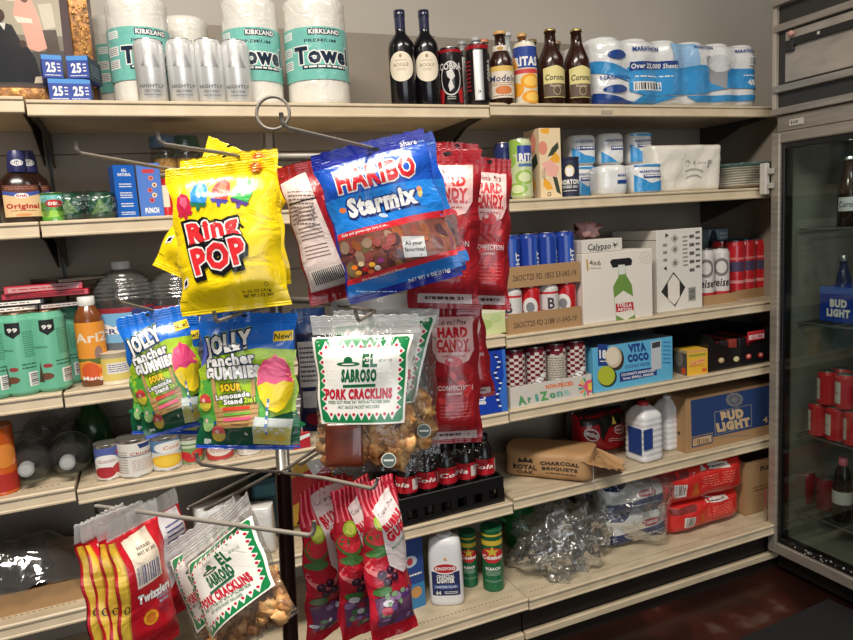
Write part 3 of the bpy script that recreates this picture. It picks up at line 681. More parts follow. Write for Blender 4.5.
# ------------------------------------------------------------------ second shelf, left
z2 = ZS[2][0]
def sauce(px, Y, label, grp, xoff=0):
    P = at_y(px, 190, Y); h = at_y(px, 151, Y).z-z2; r = .040
    t = thing('sauce_bottle', label, 'bottle', (P.x+xoff, Y, z2), face(P.x, Y)+.06, grp)
    b = MB(); b.lathe([(p*r, q*h) for p, q in [(.9, 0), (1, .02), (1.02, .3), (1, .48), (.86, .60), (.55, .68), (.36, .73), (.34, .76)]], m((36, 18, 12), 'gloss'), 28, sx=1.12, sy=.8); b.build('bottle_body', t)
    b = MB(); b.lathe([(.50*r, .70*h), (.52*r, .71*h), (.48*r, .90*h), (.40*r, .97*h), (.36*r, 1*h)], m((44, 46, 92), 'plastic'), 24)
    a = Art(100, 100).ell(50, 50, 44, 44, WH).ell(50, 50, 38, 32, m((44, 46, 92))).text('Kraft', 50, 50, 32, WH, w=64, bold=.05)
    b.art(a, .7*r*1.1, .1*h, lambda x, y, l: s_cyl(.51*r, .78*h)(x-.35*r*1.1, y, l), .01); b.build('cap', t)
    a = Art(100, 100).rect(0, 0, 100, 100, m((226, 190, 140))).poly([(0, 70), (100, 70), (100, 100), (0, 100)], m((92, 50, 40))).poly([(0, 72), (50, 60), (100, 72), (100, 82), (50, 74), (0, 82)], m((60, 84, 160))).ell(50, 66, 17, 8, WH).text('Kraft', 50, 66, 8, m((180, 40, 40)), w=24, bold=.04).text('Original', 50, 34, 15, m((176, 50, 40)), w=84, bold=.05).lines(20, 16, 80, 22, 1, m((120, 80, 50))).ell(50, 6, 20, 5, m((214, 150, 90))).lines(10, 84, 90, 96, 2, m((180, 120, 96)))
    b = MB(); cyl_art(b, a, r*1.125, h*.08, h*.44, 112, 0, sy=.74); b.build('bottle_label', t)
sauce(20, .05, 'dark sauce bottle with a navy cap and an orange and blue label', 'barbecue sauce bottles')
sauce(26, .16, 'second dark sauce bottle mostly hidden behind the front one', 'barbecue sauce bottles', .012)
# green cans in shrink wrap
GRN = m((70, 130, 52), 'gloss'); DGR = m((26, 66, 48), 'gloss')
a = Art(100, 100).rect(0, 0, 100, 100, m((92, 160, 60), 'gloss')).rect(0, 70, 100, 100, m((120, 190, 190), 'gloss')).ell(50, 66, 22, 16, m((190, 40, 36))).text('DEL', 50, 66, 12, WH, w=26, bold=.05).ell(40, 24, 30, 14, m((150, 200, 80))).poly([(60, 50), (90, 60), (80, 20)], m((40, 100, 40)))
x, z, w_, h = spot(2, 45, 63, 193, 221, .05)
can('food_can', 'short green vegetable can with a red oval mark, left of the wrapped green cans', x, .055, z, .031, h, GRN, a, neck=False, group='green cans on the second shelf')
gp = thing('wrapped_can_pack', 'shrink wrapped pack of dark green cans on the second left shelf', 'canned food', (at_y(90, 205, .10).x, .10, z2), 0)
hh = at_y(88, 193, .06).z-z2
for xo, yo in ((-.045, -.035), (.025, -.03), (-.045, .035), (.025, .04)):
    b = MB(); r = .034; b.lathe([(r*.97, 0), (r, .003), (r, hh*.97), (r*.9, hh)], DGR, 24)
    cyl_art(b, Art(100, 100).rect(0, 10, 100, 90, m((36, 90, 66), 'gloss')).poly([(10, 20), (50, 80), (90, 30)], m((120, 160, 90))), r+.0003, 0, hh*.97, 90); b.build('wrapped_can', gp, loc=(xo, yo, 0))
b = MB(); f = superell(.165, .14, hh*1.1, 5, 5, .008, 4, 40)
b.grid(lambda x, y: (x-.10, y-.075, f(x, y)[2]*1.0+hh*.5), lin_s(24, 0, .165), lin_s(20, 0, .14), clear(amount=.35)); b.grid(lambda x, y: (x-.10, y-.075, -f(x, y, 0, -1)[2]*-1.0+hh*.5), lin_s(24, 0, .165)[::-1], lin_s(20, 0, .14), clear(amount=.35))
for k in range(len(b.v)): b.v[k].z = max(b.v[k].z, .0012)
b.build('shrink_film', gp)
# blue cracker boxes
CB = m((34, 96, 184), 'gloss')
def cbox(pl, pr, pt, pbm, Y, rz, lb, side):
    x, z, w_, h = spot(2, pl, pr, pt, pbm, Y)
    if side: a = Art(24, 54).rect(0, 0, 24, 54, CB).text('ALL', 12, 49, 3, WH, w=6, bold=.03).text('NATURAL', 12, 44.5, 3, WH, w=15, bold=.03).lines(5, 31, 19, 36, 2, WH).lines(5, 20, 19, 27, 3, WH).lines(5, 11, 19, 16, 2, WH).lines(4, 3, 20, 7, 2, WH)
    else:
        a = Art(24, 54).rect(0, 0, 24, 54, CB).rect(6, 44, 18, 48, m((190, 40, 50)))
        for k, (ex, ey, c) in enumerate(((14, 39, (226, 120, 90)), (17, 32, (230, 200, 160)), (12, 27, (220, 90, 60)), (16, 22, (236, 210, 170)), (13, 17, (210, 70, 60)))): a.ell(ex, ey, 2.6, 2.4, m(c)).ell(ex, ey, 1.2, 1.1, m((90, 40, 60)))
        a.text('PUNCH', 12, 7, 5, WH, w=14, bold=.05)
    carton('snack_box', lb, x, Y, z, w_, .05, h, CB, {'F': a}, rz, 'blue snack boxes')
cbox(116, 136, 165, 217, .06, .25, 'blue snack box showing white ingredient text, left of its twin', True)
cbox(139, 161, 163, 216, .075, -.1, 'blue snack box with little candy pictures down its front', False)
# jars behind the ring candy
for px, c, lid, lb, Y in ((166, (170, 120, 60), (90, 110, 130), 'glass jar of golden nuts behind the hanging yellow bags', .17), (186, (120, 110, 90), (56, 84, 70), 'glass jar with a green lid behind the hanging yellow bags', .17)):
    P = at_y(px, 160, Y); r = .040; h = at_y(px, 137, Y).z-z2
    t = thing('glass_jar', lb, 'jar', (P.x, Y, z2), 0, 'glass jars on the second shelf')
    b = MB(); b.lathe([(r*.9, .001), (r*.95, h*.1), (r*.95, h*.55), (r*.9, h*.72)], noisy('nuts', [(.3, (120, 70, 30)), (.5, (190, 140, 70)), (.7, (226, 190, 120))], 60, .6, bump=.6), 20); b.build('nuts', t)
    b = MB(); b.lathe([(r*.95, 0), (r, .004), (r, h*.74), (r*.92, h*.82), (r*.88, h*.88)], clear(amount=.25, bs=0), 28); b.build('jar_glass', t)
    b = MB(); b.lathe([(r*.95, h*.86), (r*.97, h*.87), (r*.97, h*.99), (r*.9, h)], m(lid, 'gloss'), 28); b.build('lid', t)
P = at_y(166, 195, .10); h = at_y(166, 175, .10).z-z2
can('red_drum', 'small red and white tub half hidden left of the yellow bags', P.x, .10, z2, .026, h, m((190, 34, 40), 'gloss'), Art(100, 100).rect(0, 20, 60, 80, m((226, 214, 190))), neck=False, cat='tub', lid=m((220, 210, 190)))
# ------------------------------------------------------------------ second shelf, right
z2 = ZS[2][2]
P = at_y(504, 170, .12); can('flavored_drink_can', 'dark blue can left of the lime can on the second shelf', P.x, .12, z2, .030, at_y(504, 143, .12).z-z2, m((40, 50, 100), 'gloss'))
LIM = m((150, 186, 84), 'gloss')
a = Art(100, 100).rect(0, 0, 100, 100, m((198, 208, 160), 'gloss')).ell(26, 94, 30, 14, LIM).rect(42, 66, 100, 96, m((52, 70, 150), 'gloss')).text('RITA', 70, 74, 14, WH, w=48, bold=.05).ell(16, 68, 22, 13, LIM).ell(60, 36, 26, 14, LIM).ell(60, 36, 18, 9, m((214, 222, 170))).ell(38, 14, 28, 12, LIM).ell(38, 14, 19, 8, m((214, 222, 170))).rect(44, 56, 98, 62, m((80, 110, 160)))
x, z, w_, h = spot(2, 510, 532, 139, 200, .055)
can('flavored_drink_can', 'tall can with lime slices on the second shelf beside the floral box', x, .055, z2, w_/2, h, m((198, 208, 160), 'gloss'), a, deg=200)
# floral box
FC = m((232, 208, 168)); FO = m((236, 170, 50)); FP = m((236, 176, 160)); FG = m((54, 66, 50)); FR = m((220, 140, 116))
x, z, w_, h = spot(2, 538, 562, 128, 199, .05)
a = Art(corners=((538, 128), (561, 128), (538, 199))).poly([(538, 128), (562, 128), (562, 200), (538, 200)], FC)
a.poly([(540, 129), (550, 128), (549, 134), (541, 133)], FO).ell(542, 148, 5, 7, FR).poly([(547, 157), (552, 148), (559, 142), (560, 148), (554, 155)], FG).poly([(549, 160), (556, 152), (561, 158), (560, 163), (553, 163)], FO).poly([(540, 163), (550, 160), (560, 168), (556, 178), (546, 176)], FP).poly([(552, 177), (557, 178), (561, 196), (556, 193)], FG).poly([(542, 178), (549, 183), (552, 190), (546, 191), (541, 186)], FO)
for k in range(6): a.poly([(538.5, 172+k), (544, 168+k*2.2), (544, 168.8+k*2.2)], FG)
a.ring(547.5, 195, 2.2, 2.2, .8, m(BLACK), 10)
aL = Art(100, 100).rect(0, 0, 100, 100, m((220, 196, 160))).ell(60, 80, 20, 14, FR).ell(40, 20, 30, 12, FO).poly([(10, 30), (90, 50), (80, 66), (20, 50)], FG)
carton('tall_carton', 'tall cream box printed with fruit, flowers and dark leaves', x, .05, z2, w_, .09, h, FC, {'F': a, 'L': aL})
P = at_y(534, 175, .10); carton('tall_carton', 'pale tall box squeezed between the lime can and the floral box', P.x, .10, z2, .022, .08, at_y(534, 146, .10).z-z2, m((190, 196, 200)))
# salt
x, z, w_, h = spot(2, 563, 582, 157, 198, .045)
NV = m((34, 38, 66), 'paper')
a = Art(100, 120).rect(0, 0, 100, 120, NV).ell(50, 84, 20, 20, m((226, 206, 140))).poly([(38, 66), (62, 66), (66, 96), (34, 96)], WH).text('MORTON', 50, 46, 16, WH, w=84, bold=.05).text('IODIZED SALT', 50, 29, 9, WH, w=78, bold=.02).lines(20, 12, 80, 18, 1, WH)
can('salt_canister', 'small navy round canister of salt in front of the tissue rolls', x, .06, z2, w_/2, h, NV, a, neck=False, cat='salt', deg=150, lid=m((60, 62, 84)))
# tissue rolls: three above, some in front
def roll(pl, pr, z, h, Y, lb, art=0, mt=TW, dd=.10):
    P = at_y((pl+pr)/2, 175, Y); r = (pr-pl)/2*mpp(P)
    def se(p, a):
        q = (abs(math.sin(a))**4+abs(math.cos(a))**4)**-.25; n = 1+.03*noise.noise(Vector((math.sin(a)*2, math.cos(a)*2, p[2]*25+pl))); return (p[0]*q*n, p[1]*q*n, p[2])
    b = MB(); b.lathe([(r*.4, .002), (r*.85, 0), (r*.98, h*.08), (r, h*.3), (r, h*.7), (r*.98, h*.9), (r*.86, h*.98), (r*.4, h)], mt, 32, fn=se)
    a = [Art(100, 100).poly([(0, 0), (100, 0), (100, 20), (50, 30), (0, 60)], BLU).poly([(0, 74), (100, 74), (100, 90), (0, 90)], m((206, 206, 208), 'wrap')).text('MARATHON', 52, 80, 9, DBL, w=76, bold=.02).rect(14, 48, 94, 62, DBL).lines(18, 51, 90, 59, 1, WH, .7),
         Art(100, 100).poly([(0, 0), (70, 0), (0, 40)], BLU).text('MARATHON', 55, 78, 9, DBL, w=76, bold=.02).rect(40, 44, 100, 58, DBL).lines(44, 47, 96, 55, 1, WH, .7),
         Art(100, 100).poly([(0, 0), (100, 0), (100, 40), (60, 30), (0, 64)], BLU).poly([(0, 100), (100, 100), (100, 90), (0, 94)], BLU).text('MARATHON', 55, 74, 9, DBL, w=76, bold=.02).rect(30, 50, 100, 62, DBL).lines(34, 53, 96, 60, 1, WH, .7),
         Art(100, 100).text('MARA', 80, 66, 9, DBL, w=36, bold=.02).rect(60, 34, 100, 48, DBL)][art]
    def fn(x, y, l): ang = x/r-.8; p = ((r+l+.001)*math.sin(ang), -(r+l+.001)*math.cos(ang), h*.06+y); return se(p, ang)
    b.art(a, 1.6*r, h*.88, fn, .012, gap=.0001)
    o = b.build('toilet_tissue_roll', loc=(P.x, Y, z), rz=face(P.x, Y)*.3); tag(o, lb, 'toilet tissue', 'wrapped tissue rolls on the second shelf')
hr = .108
roll(565, 593, z2, hr, .17, 'wrapped tissue roll behind the navy salt canister, lower one', 2); roll(565, 593, z2+hr, hr*.93, .17, 'wrapped tissue roll above and behind the salt canister', 0)
roll(594, 621, z2, hr, .17, 'lower back tissue roll behind the plain white front roll', 1); roll(594, 621, z2+hr, hr*.98, .17, 'middle one of the three upper tissue rolls, with a blue swoosh', 1)
roll(623, 649, z2, hr, .17, 'lower back tissue roll behind the blue fronted roll', 2); roll(623, 649, z2+hr, hr, .17, 'right one of the three upper tissue rolls, beside the napkins', 2)
roll(592, 623, z2, at_y(607, 166, .06).z-z2, .062, 'mostly white wrapped tissue roll in front, left of the blue one', 3); roll(624, 657, z2, at_y(640, 164, .06).z-z2, .062, 'blue and white wrapped tissue roll in front, left of the napkins', 2)
# napkins
P0 = at_y(656, 170, .06); P1 = at_y(723, 170, .06); w_ = P1.x-P0.x; h = at_y(690, 144, .06).z-z2
b = MB(); G = m((160, 158, 152)); a = Art(100, 70).text('*', 46, 38, 14, G, w=8, bold=.1).ell(57, 42, 2.4, 3, G).lines(62, 40, 74, 44, 1, G).rect(76, 34, 82, 46, G).poly([(40, 27), (50, 31), (60, 31), (70, 27), (70, 30), (60, 34), (50, 34), (40, 30)], G).poly([(44, 18), (52, 22), (60, 22), (68, 18), (68, 21), (60, 25), (52, 25), (44, 21)], G)
f = superell(w_, h, .14, 9, 9, .006, 3, 25)
b.grid(lambda x, y: f(x, y), lin_s(26, 0, w_), lin_s(22, 0, h), m((228, 224, 212), 'wrap')); b.grid(lambda x, y: f(x, y, 0, -1), lin_s(26, 0, w_)[::-1], lin_s(22, 0, h), m((228, 224, 212), 'wrap')); b.art(a, w_, h, lambda x, y, l: f(x, y, l), .01)
for k in range(len(b.v)):
    v = b.v[k]; q = 1+.07*(v.y/h-.5); b.v[k] = Vector(((v.x-w_/2)*q, -v.z, v.y))
tag(b.build('napkin_pack', loc=((P0.x+P1.x)/2, .06+.07, z2)), 'white plastic wrapped pack of napkins on the second shelf', 'napkins')
# plates
P = at_y(740, 175, .17); r = .118
t = thing('foam_plate_stack', 'wrapped stack of white foam plates with a teal top, right of the napkins', 'plates', (P.x-.01, .17, z2))
for k in range(8):
    b = MB(); z = .004+k*.009; b.lathe([(r*.6, z), (r*.7, z+.001), (r*.97, z+.012), (r, z+.013), (r*.96, z+.015), (r*.7, z+.005), (r*.6, z+.003)], m((220, 216, 204), 'soft'), 32); b.build('foam_plate', t)
b = MB(); b.lathe([(r*.55, .076), (r*.7, .078), (r*.99, .094), (r*.96, .097), (r*.7, .082), (.001, .081)], m((110, 140, 136), 'plastic'), 32, cap=False); b.build('teal_plate', t)
b = MB(); f = superell(.25, .25, .10, 4, 4, .008, 9, 30); b.grid(lambda x, y: (x-.125, y-.13, f(x, y)[2]+.05), lin_s(22, 0, .25), lin_s(20, 0, .25), clear(amount=.3)); b.build('plastic_wrap', t)
# ------------------------------------------------------------------ third shelf, left
KR = m((168, 132, 92), 'card'); KRI = m((140, 108, 74), 'card')
z3 = ZS[3][1]
MINT = m((110, 186, 154), 'gloss')
a = Art(100, 200).rect(0, 0, 100, 200, MINT).poly([(30, 196), (30, 166), (42, 152), (54, 166), (54, 196)], m((24, 26, 28))).text('99', 42, 176, 11, WH, w=16, bold=.04).text('GINSENG', 24, 120, 6, m((30, 90, 70)), w=30).lines(56, 96, 86, 170, 12, m((50, 120, 96))).rect(58, 14, 86, 54, WH).bars(61, 17, 83, 51, m(BLACK), 10, rows=True).ell(36, 66, 8, 6, m((150, 60, 60))).ell(32, 36, 12, 10, m((110, 70, 50))).poly([(18, 20), (24, 80), (28, 20)], m((70, 60, 40))).lines(50, 62, 88, 82, 2, m((40, 90, 70)))
for pc, pt, pbm, Y, lb, oz in ((-10, 314, 393, .045, 'mint green tall can cut by the left edge of the view', 0), (20, 313, 391, .05, 'mint green tall can, first full one from the left', 0), (50, 312, 389, .055, 'mint green tall can, second full one, with a barcode facing out', .25), (69, 308, 382, .14, 'mint green tall can in the second row, beside the orange tea bottle', -.1), (36, 309, 378, .15, 'mint green tall can hidden in the back row under the candy boxes', 0), (82, 306, 374, .22, 'mint green tall can farthest back behind the orange tea', 0)):
    P = at_y(pc, 350, Y); zz_ = ZS[3][0] if P.x < -.02 else z3
    can('iced_tea_can', lb, P.x, Y, zz_, .041, .198, MINT, a, rz=face(P.x, Y)+oz, deg=190, group='mint green tall cans', lid=m((190, 150, 110), 'metal'))
zt = z3+.1995
for k, (px, py, w_, d, h, rz, c, st, lb) in enumerate(((2, 305, .15, .13, .014, .1, (22, 20, 22), WHITE, 'black flat candy pack with a white stripe lying on the mint cans, lowest left'), (6, 300, .16, .12, .013, -.06, (26, 22, 24), WHITE, 'black and white flat candy pack second from bottom at the left'),
        (58, 301, .11, .11, .014, .12, (28, 24, 26), (200, 190, 186), 'black flat candy pack by the orange bottle, under the red ones'), (46, 296, .19, .12, .014, -.05, (178, 28, 48), (120, 20, 34), 'red flat candy pack lying on the black packs, lower'),
        (44, 289, .17, .12, .018, .03, (186, 30, 52), (200, 150, 150), 'red flat candy pack topmost over the mint cans'), (84, 288, .13, .15, .010, .5, (24, 20, 20), (90, 80, 70), 'black tray lid jutting out to the right of the red packs'))):
    P = at_y(px, py, .07); zb = [zt, zt+.0145, zt+.0, zt+.029, zt+.0435, zt+.0620][k]
    if k == 2: P.x += .012
    a = Art(100, 10).rect(5, 2, 95, 8, m(st)).lines(10, 3, 80, 7, 1, m(c))
    carton('candy_pack', lb, P.x, .07, zb, w_, d, h, m(c, 'gloss'), {'F': a}, rz, 'flat candy packs on the mint cans', 'candy pack')
# orange tea bottle
P = at_y(91, 340, .06); h = at_y(91, 296, .06).z-z3
a = Art(100, 100).rect(0, 0, 100, 100, m((232, 150, 50))).text('AriZ', 54, 74, 16, m((236, 220, 196)), w=84, bold=.03).ell(64, 44, 10, 14, m((150, 120, 110))).ell(40, 14, 22, 16, m((214, 90, 40))).ell(80, 14, 18, 14, m((200, 70, 40))).poly([(0, 30), (40, 34), (60, 26), (100, 30), (100, 36), (0, 38)], m((90, 110, 50))).text('Mango', 50, 3, 7, WH, w=60, bold=.02)
TEA = m((120, 66, 30), 'gloss')
bottle('iced_tea_bottle', 'amber iced tea bottle with an orange label and white cap', P.x, .06, z3, .033, h, [(.9, 0), (1, .02), (1, .74), (.92, .80), (.62, .88), (.55, .90)], TEA, (.90, 1, .60, (222, 220, 214), 'plastic'), [(a, .08, .72, 180, 0, 1, None)])
# water gallon jugs
WAT = clear((206, 214, 214), .10, .6, 18, .3, 'clear_plastic_water', .07)
for px, lb, Y in ((126, 'clear ribbed gallon jug of water behind the blue hanging bag', .13), (180, 'second clear gallon jug of water, right of the first', .13)):
    P = at_y(px, 310, Y); r = .078; h = at_y(px, 261, Y).z-z3
    t = thing('water_jug', lb, 'water jug', (P.x, Y, z3), face(P.x, Y), 'gallon water jugs')
    pr = [(r*.9, 0), (r, .008)]+[(r*(1-.025*(k % 2)), h*(.05+.05*k)) for k in range(9)]+[(r, h*.68)]
    pr += [(r*(math.sqrt(max(0, 1-(k/38)**2)))*(1+.022*math.sin(k*1.35)), h*(.68+.22*k/30)) for k in range(1, 31)]+[(r*.30, h*.93), (r*.28, h*.95)]
    b = MB(); b.lathe(pr, WAT, 32, cap=False); b.build('jug_body', t)
    b = MB(); b.lathe([(r*.30, h*.935), (r*.31, h*.94), (r*.31, h*.99), (r*.27, h)], m((214, 216, 214), 'plastic'), 20); b.build('cap', t)
    a = Art(100, 100).rect(0, 0, 100, 100, m((120, 176, 214))).rect(0, 90, 100, 100, m((150, 40, 50))).rect(55, 84, 100, 96, m((50, 60, 120))).poly([(0, 60), (20, 76), (36, 64), (60, 80), (80, 66), (100, 74), (100, 50), (0, 50)], WH).text('CRYSTAL', 50, 56, 10, m((50, 60, 120)), w=60).rect(0, 0, 100, 34, m((90, 100, 110))).rect(0, 8, 100, 20, m((50, 66, 110)))
    b = MB(); cyl_art(b, a, r*1.01, h*.18, h*.44, 180, 0); b.build('jug_label', t)
P = at_y(116, 370, .045); h = at_y(116, 351, .045).z-z3
a = Art(100, 100).rect(0, 10, 100, 90, m((226, 204, 110))).rect(30, 34, 84, 74, m((236, 230, 214))).lines(34, 40, 80, 70, 4, m((80, 90, 160))).rect(86, 54, 100, 84, m((40, 50, 110)))
can('mayonnaise_jar', 'squat cream jar with a yellow label in front of the water jugs', P.x, .05, z3, .037, h, m((222, 208, 178), 'plastic'), a, neck=False, cat='jar', lid=m((214, 206, 186)))

# ------------------------------------------------------------------ third shelf, right
z3 = ZS[3][2]; zm = ZS[3][1]
P0 = at_y(468, 335, .03); P1 = at_y(506, 335, .03)
a = Art(100, 100).rect(0, 0, 100, 100, m((196, 206, 150))).poly([(0, 84), (100, 84), (100, 100), (0, 100)], m((224, 220, 190))).ell(40, 40, 26, 22, m((170, 190, 120))).ell(76, 60, 16, 18, m((182, 198, 136)))
carton('snack_carton', 'pale green box on the third shelf behind the red candy bags', (P0.x+P1.x)/2, .03, zm, P1.x-P0.x, .12, at_y(490, 309, .03).z-zm, m((196, 206, 150)), {'F': a})
# stacked beer trays
Y = .015; P0 = at_y(509, 335, Y); P1 = at_y(581.5, 325, Y); tw = P1.x-P0.x; tx = (P0.x+P1.x)/2
INK = m((40, 34, 30))
def traycans(zb, hc, body, arts, rows, r, lid=LIDM, grp='', kind='', n=4):
    for j in range(rows):
        for i in range(n):
            xx = tx-tw/2+tw*(i+.5)/n; yy = Y+.034+j*.066
            can('beer_can', kind % (('leftmost', 'second', 'third', 'rightmost')[i], ('front', 'middle', 'back')[j]), xx, yy, zb, r, hc, body[(i+j) % len(body)], arts[(i+j) % len(arts)] if j == 0 else None, rz=face(xx, yy)+.3*((i % 3)-1), group=grp, lid=lid)
a = Art(272, 60).text('26OCT25 FD 2188 11-043-19', 136, 26, 17, INK, w=235, bold=0)
ht = .064
tray('beer_tray', 'lower cardboard beer tray stamped with a black date code', tx, Y, z3, tw, .21, ht, KR, a, group='stacked cardboard beer trays', hs=.05)
wa = Art(100, 100).rect(0, 0, 100, 100, m((206, 202, 198), 'gloss')).text('B', 50, 62, 30, m((60, 50, 60)), w=24, bold=.03).rect(0, 38, 100, 44, m((190, 40, 50))).ell(50, 22, 26, 12, m((120, 110, 110))).rect(0, 86, 100, 92, m((190, 30, 40)))
ra = Art(100, 100).rect(0, 0, 100, 100, m((186, 30, 38), 'gloss')).ell(50, 56, 26, 26, m((220, 214, 208))).ell(50, 56, 14, 14, m((120, 120, 124))).rect(0, 8, 100, 26, m((206, 200, 196)))
traycans(z3+.0035, .139, [m((206, 202, 198), 'gloss'), m((186, 30, 38), 'gloss')], [wa, ra], 3, tw/8-.0012, grp='white and red beer cans in the lower tray', kind='beer can in the lower tray, %s of its %s row')
a = Art(272, 60).text('26OCT25 FD 1853 53-043-19', 140, 28, 17, INK, w=235, bold=0)
zu = z3+.144
tray('beer_tray', 'upper cardboard beer tray full of blue cans, stamped with a date code', tx, Y, zu, tw, .21, .066, KR, a, group='stacked cardboard beer trays', hs=.05)
bl = m((34, 62, 150), 'gloss'); ba = Art(100, 100).rect(0, 0, 100, 100, bl).rect(70, 0, 84, 100, m((50, 90, 180), 'gloss')).text('LIGHT', 88, 40, 16, WH, w=60, rot=90, bold=.03)
hc = at_y(560, 231, Y+.03).z-zu-.004
traycans(zu+.0035, hc, [bl], [ba], 3, tw/8-.0012, grp='blue beer cans in the upper tray', kind='blue beer can in the upper tray, %s of its %s row')
# white lager box
Y = .012; P0 = at_y(584, 325, Y); P1 = at_y(653, 318, Y); w_ = P1.x-P0.x; h = at_y(620, 251, Y).z-z3
a = Art(corners=((587.5, 257), (650, 249.5), (584, 327)))
BOXW = m((224, 216, 204), 'card'); GG = m((112, 146, 72), 'gloss')
a.rect(590.5, 262, 592, 273, m((190, 150, 70))).text('4x6', 598, 265, 5, m((120, 104, 84)), w=10).lines(593, 269, 603, 272, 1, m((170, 160, 140))).ring(643, 259.5, 5, 6, .5, m((190, 180, 166)), 20).ring(643, 260, 2, 3, .5, m((190, 180, 166)), 10)
a.poly([(611, 264), (613, 261.5), (629, 259.5), (631, 262), (630, 267), (613, 270)], m((24, 24, 26)))
a.poly([(618, 268), (624, 267.5), (624.5, 277), (629, 287), (630, 323), (612.5, 325), (612, 289), (617.5, 279)], GG).poly([(618, 267), (624, 266.5), (624, 276), (618, 277)], m((214, 216, 206))).poly([(612.5, 300), (621, 293), (629.5, 299), (629.5, 318), (621, 323), (612.5, 318)], m((226, 220, 206)))
a.poly([(613, 306), (629, 304.5), (629, 313), (613, 315)], m((186, 36, 40))).text('STELLA', 621, 307.5, 3.4, WH, w=13, bold=.03).text('ARTOIS', 621, 312, 3.2, WH, w=13, bold=.03)
carton('beer_carton', 'white carton with a green lager bottle picture and black hand hole', (P0.x+P1.x)/2, Y, z3, w_, .19, h, BOXW, {'F': a})
zc = z3+h
# slim calypso tray and a pink fruit bag on it
PA = at_y(577, 252, Y+.005); PB = at_y(621, 247, Y+.005)
a = Art(47, 17).text('Calypso', 20, 8, 8, m((50, 50, 54)), w=27, bold=.02, skew=.1).poly([(36, 12), (39, 9), (42, 12), (40, 8), (44, 7), (39, 7.5), (38, 3), (37.5, 7), (34, 7), (37, 8)], INK).lines(8, 2, 30, 3.5, 1, INK)
carton('drink_tray', 'slim white box end lettered in black script on top of the lager carton', (PA.x+PB.x)/2+.012, Y+.004, zc+.001, PB.x-PA.x-.015, .15, .042, m((216, 210, 200)), {'F': a})
b = MB()
b.blob((0, 0, .028), .03, m((196, 150, 150), 'film'), 3, 14, .5, 3, (1.6, 1, .9))
tag(b.build('fruit_bag', loc=(PB.x-.07, .10, zc+.047)), 'small crumpled pinkish pack lying on the slim script box', 'bag')
# second white box
Y = .05; P0 = at_y(657.5, 309, Y); P1 = at_y(702.5, 307, Y); w_ = P1.x-P0.x; h = at_y(680, 229, Y).z-z3
a = Art(corners=((657.8, 228.8), (704.7, 230.6), (657, 309.4))); K = m((44, 42, 40)); GK = m((120, 116, 110))
a.poly([(666.5, 232), (670, 234.5), (666.5, 237)], K).lines(664, 240, 668, 262, 3, GK).poly([(664, 266.5), (667, 264), (667.5, 269)], K)
for yy in (234, 244.5, 258): a.ring(676, yy+4.5, 4, 4.5, .5, K, 4).ell(676, yy+4.5, 2, 2.4, GK, 8)
a.lines(684, 236, 689, 268, 8, GK).lines(691, 234, 696, 276, 5, K).lines(697.5, 232, 702, 272, 7, K)
a.poly([(674, 271), (686, 288), (675, 306), (661, 289)], K).poly([(674, 273), (680, 281), (680, 297), (674.5, 304), (668, 297), (668, 281)], BOXW).rect(689, 289, 697, 303, m((160, 156, 150))).bars(690, 290, 696, 302, K, 12, rows=True)
carton('shipping_carton', 'white shipping box with recycling symbols and a black diamond mark', (P0.x+P1.x)/2, Y, z3, w_, .24, h, m((216, 212, 202), 'card'), {'F': a, 'L': Art(100, 100).rect(30, 60, 36, 70, K).rect(0, 88, 100, 89, GK)})
# light blue box and two trays at the right end
P = at_y(719, 250, .27); carton('drink_carton', 'light blue box standing behind the white and red cans', P.x, .27, z3, .10, .10, at_y(719, 229, .27).z-z3, m((140, 164, 176)), {'F': Art(100, 100).lines(55, 60, 90, 96, 6, WH).ell(20, 70, 26, 30, m((40, 50, 56)))})
def endtray(pl, pr, pb, Y, d, rows, n, r, hc, body, art, lid, lt, lc, grp):
    P0 = at_y(pl, pb, Y); P1 = at_y(pr, pb, Y); w_ = P1.x-P0.x; xx0 = P0.x
    tray('can_tray', lt, xx0+w_/2, Y, z3, w_, d, .035, KR, group='low can trays at the right end', hs=.03)
    for j in range(rows):
        for i in range(n):
            xx = xx0+.004+(w_-.008)*(i+.5)/n; can('drink_can', lc % (('leftmost', 'second', 'third')[i], ('front', 'back')[j]), xx, Y+.037+j*.07, z3+.004, r, hc, body, art if j == 0 else None, rz=face(xx, Y)+.2, group=grp, lid=lid)
    return xx0, w_
wa2 = Art(100, 100).rect(0, 0, 100, 100, m((206, 200, 196), 'gloss')).ell(50, 70, 30, 20, m((120, 112, 112))).ell(50, 70, 20, 13, m((206, 200, 196))).text('weiser', 50, 38, 18, m((40, 36, 40)), w=90, bold=.03, skew=.15).rect(0, 6, 100, 18, m((180, 40, 44))).rect(0, 90, 18, 100, m((180, 40, 44)))
endtray(703.5, 736, 300, .075, .16, 2, 2, .0335, at_y(722, 249, .10).z-z3, m((206, 200, 196), 'gloss'), wa2, LIDM, 'low cardboard tray of white and red beer cans beside the white box', 'white and red beer can in the right end tray, %s, %s row', 'white and red beer cans at the right')
ra2 = Art(100, 100).rect(0, 0, 100, 100, m((190, 36, 44), 'gloss')).rect(20, 48, 80, 68, m((70, 60, 90))).rect(0, 72, 100, 76, m((214, 120, 120))).rect(10, 24, 90, 30, m((214, 140, 140)))
xx0, w_ = endtray(736, 771, 291, .115, .20, 2, 3, .0355, at_y(752, 240, .14).z-z3, m((190, 36, 44), 'gloss'), ra2, m((70, 150, 176), 'metal'), 'low wrapped cardboard tray of red cans at the far right end', 'red can with a teal lid in the end tray, %s, %s row', 'red cans with teal lids')

